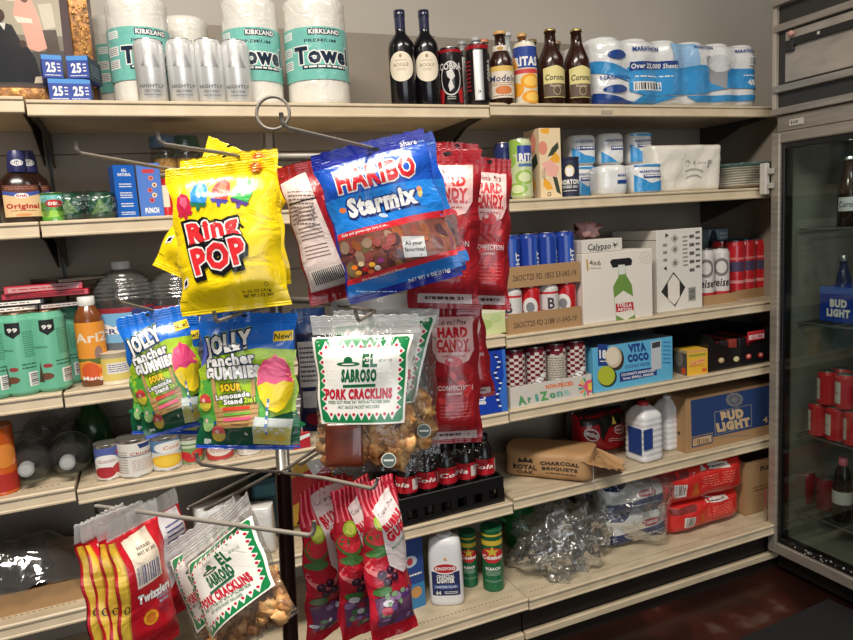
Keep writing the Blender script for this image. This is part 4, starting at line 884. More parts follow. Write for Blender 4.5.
# ------------------------------------------------------------------ fourth shelf, left
z4 = ZS[4][0]
b = MB(); P = at_y(-1, 455, .06); h = at_y(0, 424, .06).z-z4
can('juice_jar', 'orange red jar cut by the left edge on the fourth shelf', P.x, .06, z4, .036, h, m((196, 90, 34), 'gloss'), Art(100, 100).rect(0, 0, 100, 30, m((170, 40, 30))).ell(60, 60, 30, 20, m((214, 130, 50))), neck=False, cat='jar')
DCL = clear((206, 212, 208), .06, .38, 14, .3, 'clear_bottle_plastic', .03)
for px, py, lb, Y in ((30, 466, 'clear plastic bottle lying on its side with its cap facing out, left', .02), (70, 460, 'clear plastic bottle lying on its side with its cap facing out, right', .02)):
    P = at_y(px, py, Y+.06); r = .0545; zz_ = ZS[4][0 if P.x < 0 else 1]
    t = thing('plastic_bottle', lb, 'bottle', (P.x, Y, zz_+r+.0005), 0, 'clear bottles lying on the fourth shelf')
    M = Matrix(((1, 0, 0, 0), (0, 0, 1, 0), (0, -1, 0, 0), (0, 0, 0, 1)))
    b = MB(); b.lathe([(.014, .014), (.016, .03), (.030, .04), (.046, .06), (r, .085), (r*.985, .10), (r, .12), (r, .20), (r*.97, .21), (r, .22), (r, .33), (r*.85, .345), (.01, .33)], DCL, 36, M, cap=False); b.build('bottle_body', t)
    b = MB(); b.lathe([(.0175, -.0), (.018, .002), (.018, .018), (.016, .02)], m((150, 150, 150), 'plastic'), 24, M); b.lathe([(.013, -.0012), (.0125, -.0013), (.012, -.0015)], m((176, 176, 174), 'plastic'), 24, M); b.build('cap', t)
    b = MB(); b.lathe([(r*1.004, .096), (r*1.004, .10)], m((190, 170, 180), 'gloss'), 36, M, cap=False); b.build('neck_band', t)
P = at_y(93, 428, .26); bottle('green_bottle', 'dark green bottle lying deep in the shadow on the fourth shelf', P.x, .26, ZS[4][1], .05, .17, [(.9, 0), (1, .03), (1, .6), (.6, .8), (.4, .9)], m((20, 60, 26), 'gloss'), (.9, 1, .4, (26, 70, 30), 'plastic'))
z4 = ZS[4][1]
def lab(kind):
    a = Art(100, 100).rect(0, 0, 100, 100, m({'tom': (226, 218, 208), 'wht': (226, 222, 212), 'corn': (216, 214, 206), 'red': (120, 150, 90), 'strw': (190, 60, 56)}[kind]))
    if kind == 'tom': a.rect(0, 60, 100, 100, m((80, 96, 160))).ell(46, 58, 34, 20, WH).lines(24, 52, 70, 62, 2, m((160, 50, 60))).ell(40, 22, 30, 18, m((170, 40, 50))).ell(78, 30, 18, 16, m((190, 60, 60))).ell(84, 80, 10, 8, m((200, 50, 50)))
    if kind == 'wht': a.poly([(56, 96), (86, 96), (84, 84), (60, 82)], m((40, 60, 120))).text('Chicken', 66, 68, 9, m((170, 50, 60)), w=48, bold=.02).rect(8, 60, 92, 62, m((60, 70, 110))).lines(8, 8, 36, 78, 9, m((150, 146, 140))).lines(44, 14, 90, 50, 6, m((190, 160, 160)))
    if kind == 'corn': a.poly([(0, 60), (0, 100), (100, 100), (100, 50), (70, 60)], m((90, 130, 170))).ell(60, 76, 36, 20, WH).text('Corn', 62, 76, 12, m((214, 130, 50)), w=36, bold=.02).ell(52, 30, 38, 22, m((236, 184, 40))).ell(52, 30, 30, 16, m((244, 204, 70)))
    if kind == 'red': a.rect(0, 66, 100, 100, m((196, 206, 180))).ell(30, 34, 20, 18, m((190, 40, 44))).ell(70, 40, 20, 18, m((200, 60, 50))).ell(50, 16, 20, 12, m((190, 40, 44))).rect(0, 78, 100, 84, m((80, 120, 60)))
    if kind == 'strw': a.ell(50, 50, 36, 30, m((226, 214, 204))).lines(26, 40, 74, 60, 3, m((150, 40, 50)))
    return a
for pl, pr, pt, pbm, kd, Y, lb in ((95, 119, 438, 474, 'tom', .055, 'short can with a blue label and tomato picture, right of the lying bottles'), (118, 151, 432, 474, 'wht', .05, 'larger white labelled can between the tomato can and the corn can'), (151, 181, 430, 470, 'corn', .055, 'can with a yellow corn picture under the blue hanging bags'), (179, 203, 431, 465, 'red', .07, 'can with small red fruit pictures right of the corn can'),
        (206, 233, 431, 461, 'strw', .06, 'red can partly hidden under the blue hanging bags'), (236, 262, 430, 456, 'wht', .06, 'white labelled can at the right end of the can row')):
    P = at_y((pl+pr)/2, (pt+pbm)/2, Y); r = (pr-pl)/2*mpp(P)*.96; h = at_y((pl+pr)/2, pt+4, Y).z-z4
    can('food_can', lb, P.x, Y, z4, r, h, m((200, 196, 188), 'tin'), lab(kd), neck=False, group='food cans on the fourth shelf', deg=190)
P = at_y(299, 420, .07)
t = thing('foam_cup_stack', 'small stack of white foam cups on the fourth shelf between hanging bags', 'cups', (P.x, .07, z4), 0)
for k in range(3):
    b = MB(); b.lathe([(.022, .03+.02*k), (.03, .09+.02*k), (.032, .091+.02*k), (.031, .094+.02*k), (.028, .088+.02*k)], m((226, 222, 214), 'soft'), 24, cap=False)
    if k == 0: b.lathe([(.001, .001), (.022, .001), (.022, .03)], m((226, 222, 214), 'soft'), 24, cap=False)
    b.build('foam_cup', t)
P = at_y(300, 436, .02); carton('red_packet', 'small red and white packet at the foot of the foam cups', P.x, .0055, z4, .05, .028, .045, m((186, 36, 44), 'film'), {'F': Art(10, 10).poly([(0, 4), (10, 7), (10, 9), (0, 7)], WH)}, 0, None, 'packet')

# ------------------------------------------------------------------ fourth shelf, right
Y = .006; P0 = at_y(468, 421, Y); P1 = at_y(507.6, 418, Y); w_ = P1.x-P0.x; h = min(at_y(490, 351, Y).z-z4, .204)
BB = m((30, 66, 170), 'gloss')
a = Art(corners=((468, 354), (507, 350), (468, 424)))
a.text('BUD LIGHT', 482.5, 389, 6.5, WH, w=42, rot=90, bold=.05)
pts = [(497, 355), (502, 366), (496, 378), (503, 390), (497, 402), (501, 416)]
for k in range(5):
    (x0, y0), (x1, y1) = pts[k], pts[k+1]
    for q in range(4):
        s_, e_ = q/4, (q+.55)/4; a.poly([(x0+(x1-x0)*s_-1.6, y0+(y1-y0)*s_), (x0+(x1-x0)*s_+1.4, y0+(y1-y0)*s_), (x0+(x1-x0)*e_+1.4, y0+(y1-y0)*e_), (x0+(x1-x0)*e_-1.6, y0+(y1-y0)*e_)], WH if q % 2 else m(BLACK))
a.poly([(504, 350), (507.5, 350), (507.5, 420), (502, 420), (500, 400), (505, 380)], m((50, 110, 200)))
carton('beer_carton', 'blue beer carton with white sideways lettering beside the checkered cans', (P0.x+P1.x)/2, Y, z4, w_, .20, h, BB, {'F': a})
z4 = ZS[4][2]
Y = .012; P0 = at_y(511, 411, Y); P1 = at_y(592, 397, Y); w_ = P1.x-P0.x; tx = (P0.x+P1.x)/2; h = at_y(550, 381, Y).z-z4
TRW = m((206, 200, 190), 'card')
a = Art(corners=((510.6, 387), (592, 373), (510.6, 411)))
a.text('NON-PRICED', 559, 385, 4.6, m((230, 110, 50)), w=28, rot=8, bold=.05)
for k, ch in enumerate('AriZona'):
    a.text(ch, 521.5+k*7.2+(1.2 if k > 3 else 0), 401.5-k*1.5, 9.5 if ch in 'AZ' else 8, m([(90, 150, 100), (80, 140, 110), (90, 160, 140), (90, 160, 90), (90, 150, 110), (110, 170, 150), (160, 190, 180)][k]), w=8.5 if ch in 'AZ' else (6.4 if ch != 'i' and ch != 'r' else 3.6), rot=8, bold=.06)
for k in range(7):
    an = R(100+k*28); a.poly([(587, 388), (587+9*math.cos(an), 388-11*math.sin(an)), (587+9*math.cos(an+.3), 388-11*math.sin(an+.3))], m([(80, 160, 130), (236, 190, 60), (220, 90, 90), (80, 150, 140), (236, 130, 60), (90, 170, 130), (200, 90, 110)][k]))
a.poly([(586, 381), (592, 379), (592, 394), (588, 395), (583, 388)], m((228, 90, 120))).poly([(588, 384), (592, 383), (592, 392), (588, 391)], m((240, 200, 80)))
tray('iced_tea_tray', 'white printed tray holding maroon checkered tall cans', tx, Y, z4, w_, .24, h, TRW, a, hs=h)
MAR = m((110, 28, 44), 'gloss'); CRM = m((206, 196, 186), 'gloss')
def chk(kind):
    a = Art(80, 160).rect(0, 0, 80, 160, MAR)
    for i in range(8):
        for j in range(16):
            if (i+j) % 2: a.rect(i*10, j*10, i*10+10, j*10+10, CRM)
    if kind == 1: a.text('zona', 40, 60, 20, WH, w=80, rot=55, bold=.06, out=m((70, 20, 30)), ow=.06)
    if kind == 2: a.rect(14, 10, 66, 140, m((190, 184, 170))).lines(18, 20, 62, 134, 14, m((110, 100, 90))).ell(40, 150, 20, 6, MAR)
    return a
ch = at_y(550, 345, Y+.03).z-z4
for j in range(2):
    for i in range(4):
        xx = tx-w_/2+w_*(i+.5)/4; yy = Y+.036+j*.074
        can('iced_tea_can', 'maroon and white checkered tall can, %s in the %s row of its tray' % (('leftmost', 'second from left', 'third from left', 'rightmost')[i], ('front', 'back')[j]), xx, yy, z4+.004, min(.0355, w_/8-.001), ch, MAR, chk((0, 1, 2, 1)[i]), rz=face(xx, yy), deg=190, group='checkered iced tea cans')
# coconut water box
Y = .02; P0 = at_y(594, 397, Y); P1 = at_y(673, 380, Y); w_ = P1.x-P0.x; h = at_y(640, 341, Y).z-z4
LB = m((98, 178, 214), 'gloss'); NB = m((34, 62, 130))
a = Art(corners=((588, 349), (673, 335.6), (588, 395)))
a.rect(593, 345, 603, 367, NB).text('18', 598, 355, 8, WH, w=7, bold=.05).lines(595, 361, 602, 363.5, 1, WH).ell(611, 360, 9, 12, m((60, 46, 40))).ell(609, 358, 8.5, 11, m((206, 190, 160))).ell(608, 357, 6.5, 9, m((226, 214, 190)))
a.ell(602, 378, 10, 11, m((40, 60, 50))).ell(601, 377, 9, 10, m((176, 186, 50)))
a.text('VITA', 634, 348, 7.5, NB, w=19, rot=8, bold=.09).text('COCO', 635, 358, 7, NB, w=23, rot=8, bold=.09).text('COCONUT WATER', 634, 366.5, 3.4, NB, w=27, rot=8).poly([(615, 374), (655, 368), (655, 377), (615, 384)], NB).text('COCONUTS HANDPICKED', 635, 374, 2.6, WH, w=37, rot=8, bold=.03).text('from SMALL FARMS', 635, 378, 2.6, WH, w=33, rot=8, bold=.03)
a.poly([(649, 342), (660, 340), (660, 370), (649, 372)], m((190, 196, 200))).poly([(650, 343), (659, 341), (659, 347), (650, 349)], m((60, 60, 66))).lines(662, 340, 671, 366, 6, m((60, 120, 170)))
carton('coconut_water_box', 'light blue coconut water case with a green coconut picture', (P0.x+P1.x)/2, Y, z4, w_, .22, h, LB, {'F': a, 'T': Art(1, 1).rect(0, 0, 1, 1, m((90, 110, 124)))})
# small yellow box
Y = .022; P0 = at_y(686, 378, Y); P1 = at_y(704.5, 375, Y); w_ = P1.x-P0.x; h = at_y(695, 350, Y).z-z4
a = Art(100, 130).rect(0, 0, 100, 130, m((226, 176, 50))).rect(8, 96, 92, 108, m((150, 150, 60))).text('Candies', 50, 70, 18, m((226, 90, 80)), w=74, rot=12, bold=.04, out=m((244, 220, 150))).lines(10, 40, 80, 56, 2, m((190, 90, 60))).ell(84, 20, 12, 10, m((206, 90, 40))).rect(0, 116, 100, 130, m((214, 160, 90)))
aL = Art(100, 100).rect(0, 0, 100, 100, m((90, 84, 80))).ell(40, 60, 30, 30, m((130, 124, 118))).ell(74, 16, 18, 14, m((206, 80, 40))).rect(0, 88, 100, 100, m((190, 170, 130)))
carton('candy_box', 'small yellow candy box in front of the coconut water case', (P0.x+P1.x)/2+.01, Y, z4, w_, .075, h, m((226, 176, 50)), {'F': a, 'L': aL}, -.12)
# black display trays
BK = m((24, 23, 25), 'gloss')
P0 = at_y(709, 370, .02); P1 = at_y(771, 360, .02); w_ = P1.x-P0.x; xc = (P0.x+P1.x)/2
t = thing('display_tray', 'black cardboard display tray with small product pictures, fourth shelf right end', 'tray', (xc, .10, z4))
b = MB(); hh = .105
b.box(-w_/2, w_/2, -.08, .16, 0, .003, BK)
n = 12; V = []; F = []
for k in range(n+1):
    u = k/n; hx = -w_/2+w_*u; top = .075+.06*abs(2*u-1)**2.5
    V += [(hx, -.08, .003), (hx, -.08, top), (hx, -.076, top), (hx, -.076, .003)]
for k in range(n):
    for q in range(4): F.append((4*k+q, 4*k+(q+1) % 4, 4*k+4+(q+1) % 4, 4*k+4+q))
b.add(V, F+[(0, 1, 2, 3), tuple(4*n+q for q in (3, 2, 1, 0))], BK, False)
b.box(-w_/2, -w_/2+.004, -.076, .16, .003, .135, BK); b.box(w_/2-.004, w_/2, -.076, .16, .003, .135, BK); b.box(-w_/2+.004, w_/2-.004, .156, .16, .003, .15, BK)
a = Art(corners=((709, 335), (772, 328), (709, 370)))
for px, py, c in ((721, 356, (190, 160, 110)), (736, 356, (214, 206, 150)), (748.5, 354, (200, 60, 54)), (761, 353.5, (196, 50, 50))): a.ell(px, py, 3, 3.4, m(c), 10).ell(px, py-.6, 1.4, 1.6, m((230, 210, 190)), 8)
b.art(a, w_, .105, lambda x, y, l: (-w_/2+x, -.08-l, y)); b.build('tray_body', t)
b = MB(); b.box(.03, .115, -.086, -.081, .092, .128, m((190, 40, 50)), .002); a = Art(40, 16).rect(2, 3, 38, 10, m((226, 210, 206))).text('GUM', 20, 6.5, 5, m((190, 40, 60)), w=26, bold=.04); b.art(a, .085, .036, lambda x, y, l: (.03+x, -.086-l, .092+y)); b.build('header_card', t)
for k in range(5):
    b = MB(); pkm = m([(120, 24, 30), (40, 30, 34), (150, 60, 50), (40, 34, 36), (130, 28, 34)][k], 'film'); b.box(-.11+k*.045, -.075+k*.045, -.05, .12, .004, .10, pkm, .003); tag(b.build('candy_sleeve', loc=(xc, .10, z4)), ['dark red candy sleeve at the left inside the black display tray', 'black candy sleeve second from left inside the black display tray', 'brownish red candy sleeve in the middle of the black display tray', 'black candy sleeve second from right inside the black display tray', 'dark red candy sleeve at the right inside the black display tray'][k], 'candy pack', 'sleeves in the black display tray')
P = at_y(695, 340, .28); bottle('dark_bottle', 'dark bottle deep on the fourth shelf behind the yellow candy box', P.x, .30, z4, .03, .19, BEERP, m((40, 20, 20), 'gloss'), (.955, 1, .52, (150, 150, 150), 'tin'))

# ------------------------------------------------------------------ fifth shelf, right
z5 = ZS[5][2]
# brown charcoal sack, lying and torn open
t = thing('charcoal_sack', 'brown paper charcoal sack lying open with black crown lettering', 'charcoal bag', (1.455, .135, z5), R(-46))
PAP = m((176, 136, 92), 'soft')
b = MB(); wS, hS, dS = .30, .17, .10
a = Art(100, 60).text('ROYAL', 26, 26, 10, m((40, 34, 30)), w=28, bold=.06).poly([(18, 36), (20, 46), (24, 40), (27, 48), (30, 40), (34, 46), (36, 36)], m((40, 34, 30))).text('OAK', 26, 14, 7, m((40, 34, 30)), w=20, bold=.05).text('CHARCOAL', 66, 38, 7, m((50, 42, 36)), w=44, bold=.06).text('BRIQUETS', 66, 27, 6, m((50, 42, 36)), w=40, bold=.06).lines(50, 14, 84, 20, 1, m((80, 66, 54)))
f = superell(wS, dS, hS, 6, 5, .010, 11, 18)
b.grid(lambda x, y: f(x, y), lin_s(30, 0, wS), lin_s(20, 0, dS), PAP); b.grid(lambda x, y: f(x, y, 0, -1), lin_s(30, 0, wS)[::-1], lin_s(20, 0, dS), PAP); b.art(a, wS, dS, lambda x, y, l: f(x, y, l), .012, .0008, .0001)
for k in range(len(b.v)): v = b.v[k]; b.v[k] = Vector((v.x-wS/2, -v.z, max(v.y, .001)))
b.build('sack_body', t)
b = MB()
def torn(u, v):
    x = wS/2-.035+u*.12; y = -.085+v*.19; r_ = .012*noise.noise(Vector((u*4, v*5, 3)))+.008*noise.noise(Vector((u*12, v*14, 1)))
    return (x+.02*noise.noise(Vector((v*6, 2, 0))), y+.03*u*math.sin(v*3), max(.004, .075-.05*u+r_+.03*math.cos(v*PI*1.5)*u))
b.grid(torn, [k/14 for k in range(15)], [k/18 for k in range(19)], PAP); b.build('torn_mouth', t)
# red and black charcoal bag on it
KRD = m((168, 24, 32), 'film'); KBK = m((26, 24, 26), 'film')
P = at_y(603, 430, .10)
b = MB(); wS, hS, dS = .205, .150, .13
a = Art(corners=((570, 410), (632, 408), (570, 450)))
a.poly([(570, 408), (634, 406), (634, 418), (600, 424), (592, 418), (570, 420)], KBK).poly([(594, 416), (602, 410), (606, 420), (598, 436), (593, 430)], KBK).ell(583, 428, 9, 6, WH, 20, 20).ell(583, 428, 8, 5, m((120, 20, 30)), 20, 20).text('KINGSFORD', 583, 428, 3.4, WH, w=14, rot=-20, bold=.04)
a.ell(619, 426, 6.5, 4.4, WH, 20).ell(619, 426, 5.6, 3.6, m((170, 24, 32)), 20).text('KINGSFORD', 619, 426, 2.4, WH, w=9.5, bold=.04).lines(606, 434, 630, 438, 2, m((226, 190, 186))).poly([(610, 420), (613, 412), (616, 420)], m((226, 200, 80)))
f = superell(wS, hS, dS, 5, 4, .012, 14, 16)
b.grid(lambda x, y: f(x, y), lin_s(28, 0, wS), lin_s(22, 0, hS), KRD); b.grid(lambda x, y: f(x, y, 0, -1), lin_s(28, 0, wS)[::-1], lin_s(22, 0, hS), KBK); b.art(a, wS, hS, lambda x, y, l: f(x, y, l), .012, .001, .00012)
for k in range(len(b.v)): v = b.v[k]; b.v[k] = Vector((v.x-wS/2, -v.z, v.y))
o = b.build('charcoal_bag', M=Matrix.Translation((at_y(600, 430, .22).x, .245, z5+.002)) @ Matrix.Rotation(R(-4), 4, 'Z')); tag(o, 'red and black charcoal bag lying on top of the brown paper sack', 'charcoal bag')
# white ribbed jugs
JW = m((222, 222, 222), 'plastic')
for pl, pr, pt, Y, lb in ((628, 659, 401, .075, 'white ribbed plastic jug, left one of the pair beside the beer case'), (655, 679, 395, .12, 'white ribbed plastic jug, right one of the pair, against the beer case')):
    P = at_y((pl+pr)/2, 430, Y); r = (pr-pl)/2*mpp(P)*.93; h = at_y((pl+pr)/2, pt, Y).z-z5
    t = thing('white_jug', lb, 'jug', (P.x, Y, z5), .1, 'white ribbed jugs')
    def se(p, a): q = (abs(math.sin(a))**5+abs(math.cos(a))**5)**-.2; return (p[0]*q, p[1]*q, p[2])
    pr_ = [(r*.8, 0), (r*.93, .004)]+[(r*(1 if k % 4 < 3 else .955), .01+(h*.74-.01)*k/28) for k in range(29)]+[(r*.93, h*.80), (r*.62, h*.90), (r*.34, h*.94)]
    b = MB(); b.lathe(pr_, JW, 40, fn=se); b.build('jug_body', t)
    b = MB(); b.lathe([(r*.36, h*.935), (r*.36, h*.99), (r*.3, h)], m((180, 40, 46), 'plastic') if pl == 628 else JW, 20); b.build('cap', t)
    if pl == 628:
        b = MB(); b.box(-r-.002, -r*.2, -r-.0015, -r-.0005, h*.25, h*.6, NB)
        b.box(-r-.0022, -r-.0012, -r*.8, r*.4, h*.15, h*.6, NB); b.build('navy_label', t)
# beer case
Y = .03; P0 = at_y(686.5, 453, Y); P1 = at_y(771, 434, Y); w_ = P1.x-P0.x; h = at_y(730, 390, Y).z-z5
DB = m((30, 58, 108), 'card'); TT = m((206, 176, 134)); TG = m((120, 118, 120))
a = Art(corners=((686.8, 398), (772, 382), (685.8, 453.7)))
a.poly([(691, 400), (772, 385), (772, 427), (711.5, 438), (711.5, 433), (691, 437)], DB)
for k in range(10): a.ell(733.5+6*math.cos(k*.63), 400+5*math.sin(k*.63), 3, 2.6, TG, 8)
a.ell(733.5, 400, 6, 5, m((90, 94, 106)), 16).ell(733.5, 400, 3.5, 3, TG, 12)
a.poly([(713, 412), (751, 405), (751, 428.5), (713.5, 436.5)], TG).poly([(714, 413), (750, 406), (750, 427.5), (714.5, 435.5)], DB)
a.text('BUD', 731, 415.5, 8.5, TT, w=23, rot=9, bold=.09).text('LIGHT', 732, 426, 8, TT, w=34, rot=9, bold=.09).text('4', 765, 422, 6, TT, w=5, bold=.04).lines(718, 437, 748, 439, 1, TG)
a.poly([(691, 438), (711, 434), (711, 444), (691, 448)], DB).poly([(692, 439), (710, 435.5), (710, 443), (692, 446.5)], TT).bars(693, 439, 709, 445, m((120, 90, 60)), 12)
carton('beer_case', 'brown cardboard beer case with a blue printed front at the shelf end', (P0.x+P1.x)/2, Y, z5, w_, .22, h, KR, {'F': a, 'L': Art(1, 1).rect(.8, .3, .86, .36, m((60, 50, 40)))})
# ------------------------------------------------------------------ fifth shelf, middle: bottle crate
z5 = ZS[5][1]
CB_ = m((18, 18, 19), 'plastic')
Pa = at_z(405, 532, z5); Pb = at_z(507, 503, z5); rz = math.atan2(Pb.y-Pa.y, Pb.x-Pa.x); L_ = (Pb-Pa).length; cx, cy = (Pa.x+Pb.x)/2, (Pa.y+Pb.y)/2
cy = max(cy, .012); rz = R(2); 
dC = .235; hC = .088
M0 = Matrix.Translation((cx, cy, z5)) @ Matrix.Rotation(rz, 4, 'Z')
t = thing('bottle_crate', 'black plastic crate holding cola bottles under the hanging bags', 'crate', M=M0)
b = MB(); b.box(-L_/2, L_/2, 0, dC, 0, .006, CB_); b.build('crate_floor', t)
b = MB()
for (x0, x1, y0, y1) in ((-L_/2, L_/2, 0, .008), (-L_/2, L_/2, dC-.008, dC), (-L_/2, -L_/2+.008, .008, dC-.008), (L_/2-.008, L_/2, .008, dC-.008)):
    b.box(x0, x1, y0, y1, hC*.52, hC, CB_, .002); b.box(x0, x1, y0, y1, .006, .016, CB_)
b.build('crate_rim', t)
for k in range(7):
    xx = -L_/2+.012+(L_-.024)*k/6
    for yy in (0, dC-.008): b = MB(); b.box(xx-.012, xx+.012, yy, yy+.008, .014, hC*.54, CB_); b.build('crate_slat', t)
for k in range(1, 5):
    for xx in (-L_/2, L_/2-.008): b = MB(); b.box(xx, xx+.008, dC*k/5-.01, dC*k/5+.01, .014, hC*.54, CB_); b.build('crate_slat', t)
COKE = m((20, 12, 12), 'gloss'); CRED = m((178, 26, 40), 'gloss')
ckp = [(.80, 0), (.96, .02), (1, .08), (.97, .22), (1, .30), (1, .56), (.96, .66), (.78, .78), (.5, .88), (.42, .91)]
ca = Art(100, 60).rect(0, 0, 100, 60, CRED).text('Cola', 40, 32, 16, WH, w=44, bold=.02, skew=.2).rect(66, 10, 80, 50, m((214, 200, 196))).lines(84, 10, 98, 50, 6, m((226, 190, 190)))
n = 0
for j in range(3):
    for i in range(5):
        loc = M0 @ Vector((-L_/2+.045+i*(L_-.09)/4, .043+j*.072, .0065)); hb = .215
        if i < 2 and j > 0: continue
        nm = ('leftmost', 'second', 'third', 'fourth', 'rightmost')[i]
        bottle('cola_bottle', 'dark cola bottle with a red label in the crate, %s of the %s row' % (nm, ('front', 'middle', 'back')[j]), loc.x, loc.y, loc.z, .034, hb, ckp, COKE, (.90, 1, .46, (26, 24, 26), 'plastic'), [(ca, .42, .66, 300, 40*(i % 3)-20, 1.015, None)], group='cola bottles in the black crate')
b = MB()
b.grid(lambda u, v: (-L_/2+.02+u*(L_-.06), -.0+.018-.01*math.sin(v*3)+.006*noise.noise(Vector((u*9, v*7, 2))), .10+v*.10+.01*noise.noise(Vector((u*6, 0, 1)))*v), [k/30 for k in range(31)], [k/10 for k in range(11)], clear(amount=.4, bs=30)); o = b.build('shrink_film', M=M0.copy()); tag(o, 'crinkled clear shrink film around the cola bottles', 'plastic film')
# ------------------------------------------------------------------ fifth shelf, left and behind the lower bags
z5 = ZS[5][0]
P = at_y(28, 590, .10)
tray('cardboard_tray', 'brown cardboard tray under clear plastic at the lower left', P.x-.10, .045, z5, .46, .30, .055, KR, None, 0)
for k, (dx, dy, s_) in enumerate(((-.20, .17, .05), (-.02, .20, .052), (-.13, .25, .045))):
    b = MB(); b.blob((0, 0, s_*.85), s_, m((34, 33, 34), 'film'), 20+k, 18, .25, 2, (1.3, 1, .85)); tag(b.build('black_pouch', loc=(P.x+dx, .045+dy-.05, z5+.004)), ['black pouch at the left in the cardboard tray', 'black pouch at the right in the cardboard tray', 'black pouch at the back of the cardboard tray'][k], 'pouch', 'black pouches in the lower left tray')
b = MB()
def bagf(u, v):
    n1 = noise.noise(Vector((u*3.2, v*3.2, 7))); n2 = noise.noise(Vector((u*9, v*9, 2)))
    return (P.x-.33+u*.47, .02+v*.27+.01*n2, z5+.062+.11*math.sin(PI*min(1, v*1.15))*(1 if u < .8 else (1-u)*5)+.035*n1+.012*n2)
b.grid(bagf, [k/34 for k in range(35)], [k/26 for k in range(27)], clear(amount=.5, bs=12, bd=.8, haze=.05)); tag(b.build('clear_bag'), 'loose clear plastic bag draped over the tray and black pouches', 'plastic bag')
z5 = ZS[5][1]
# white plate bags, teal box, yellow snack bag, white bottle
for k, (px, py, ww, hh_, rz, Y, lb) in enumerate(((222, 545, .13, .17, .15, .05, 'white wrapped stack of paper goods behind the lower hanging bags'), (262, 545, .09, .14, -.3, .04, 'white plastic pack right beside the rack post on the fifth shelf'))):
    P = at_y(px, py, Y); b = MB(); pillow(b, ww, hh_, .07, m((218, 216, 210), 'wrap'), 5, 5, .006, 30+k)
    for q in range(len(b.v)): v = b.v[q]; b.v[q] = Vector((v.x-ww/2, -v.z, v.y))
    o = b.build('paper_goods_pack', loc=(P.x, Y+.035, z5), rz=rz); tag(o, lb, 'paper goods', 'white packs on the fifth shelf')
P = at_y(268, 520, .14); carton('teal_box', 'dark teal box standing behind the rack post on the fifth shelf', P.x, .14, z5, .075, .08, .185, m((24, 62, 70)), {'F': Art(10, 20).rect(1, 14, 9, 18, m((60, 110, 116)))})
P = at_y(308, 475, .16); b = MB(); ww, hh_ = .17, .22
a = Art(100, 100).poly([(0, 30), (100, 60), (100, 90), (0, 70)], m((190, 40, 36))).poly([(20, 0), (60, 0), (80, 50), (40, 40)], m((40, 34, 30))).poly([(60, 70), (100, 90), (90, 100), (50, 90)], WH)
pillow(b, ww, hh_, .06, m((226, 176, 50), 'film'), 3, 4, .008, 41, art=a)
for q in range(len(b.v)): v = b.v[q]; b.v[q] = Vector((v.x-ww/2, -v.z, v.y))
tag(b.build('snack_bag', loc=(P.x, .19, z5)), 'yellow snack bag with red and black markings behind the crackling bags', 'snack bag')
P = at_y(330, 470, .08); b = MB(); pillow(b, .10, .16, .05, m((190, 50, 40), 'film'), 3, 4, .006, 43)
for q in range(len(b.v)): v = b.v[q]; b.v[q] = Vector((v.x-.05, -v.z, v.y))
tag(b.build('snack_bag', loc=(P.x+.02, .09, z5)), 'small red snack bag beside the yellow one, behind hanging gum bags', 'snack bag')

# ------------------------------------------------------------------ bottom shelf
z6 = ZS[6][1]
P = at_y(414, 570, .05)
a = Art(50, 100).rect(0, 0, 50, 100, m((34, 66, 130))).ell(28, 66, 12, 8, m((180, 190, 200))).ell(28, 66, 5, 5, m((170, 50, 60))).lines(12, 44, 46, 50, 1, WH).rect(0, 0, 50, 34, m((50, 120, 170))).ell(36, 22, 9, 8, m((190, 140, 80))).ell(14, 14, 7, 6, m((160, 60, 50)))
carton('blue_carton', 'blue printed carton left of the white fluid bottle on the bottom shelf', P.x-.02, .045, z6, .105, .07, at_y(414, 535, .05).z-z6, m((34, 66, 130), 'gloss'), {'F': a}, .1)
# white fluid bottle
Y = .03; P = at_y(447, 570, Y); r = 18*mpp(P); h = at_y(447, 531, Y+.01).z-z6
t = thing('lighter_fluid_bottle', 'white plastic bottle with a red oval and navy label, bottom shelf', 'bottle', (P.x, Y+.01, z6), face(P.x, Y)-.05)
def se2(p, a): q = (abs(math.sin(a))**3.4+abs(math.cos(a))**3.4)**(-1/3.4); return (p[0]*q, p[1]*q*.62, p[2])
b = MB(); b.lathe([(r*.82, 0), (r*.93, .004), (r*.95, .015), (r*.95, h*.55), (r*.93, h*.72), (r*.90, h*.86), (r*.80, h*.93), (r*.5, h*.96)], m((222, 222, 224), 'plastic'), 40, fn=se2); b.build('bottle_body', t)
b = MB(); b.lathe([(r*.42, h*.955), (r*.42, h*.995), (r*.36, h)], m((214, 214, 216), 'plastic'), 20); b.build('cap', t)
a = Art(100, 130).rect(4, 8, 96, 82, m((26, 36, 84))).ell(50, 92, 42, 18, WH, 28).ell(50, 92, 38, 14, m((176, 30, 40)), 28).text('KINGSFORD', 50, 92, 9, WH, w=62, bold=.03).text('CHARCOAL', 50, 68, 9, WH, w=58, bold=.05).text('LIGHTER', 50, 55, 14, WH, w=58, bold=.06).rect(10, 28, 90, 42, m((70, 96, 150))).text('LIGHTER FLUID', 50, 35, 6, m((210, 216, 226)), w=70, bold=.03).text('64', 24, 17, 10, WH, w=16, bold=.04).lines(44, 12, 88, 22, 2, WH).poly([(46, 118), (50, 128), (58, 116)], m((220, 140, 60)))
def lf(x, y, l):
    u = x-r*.84; e = max(0, 1-abs(u/(r*.95))**3.4)**(1/3.4); return (u, -(r*.95*e*.62)-l, h*.12+y)
b = MB(); b.art(a, r*1.68, h*.60, lf, .01); b.build('bottle_label', t)
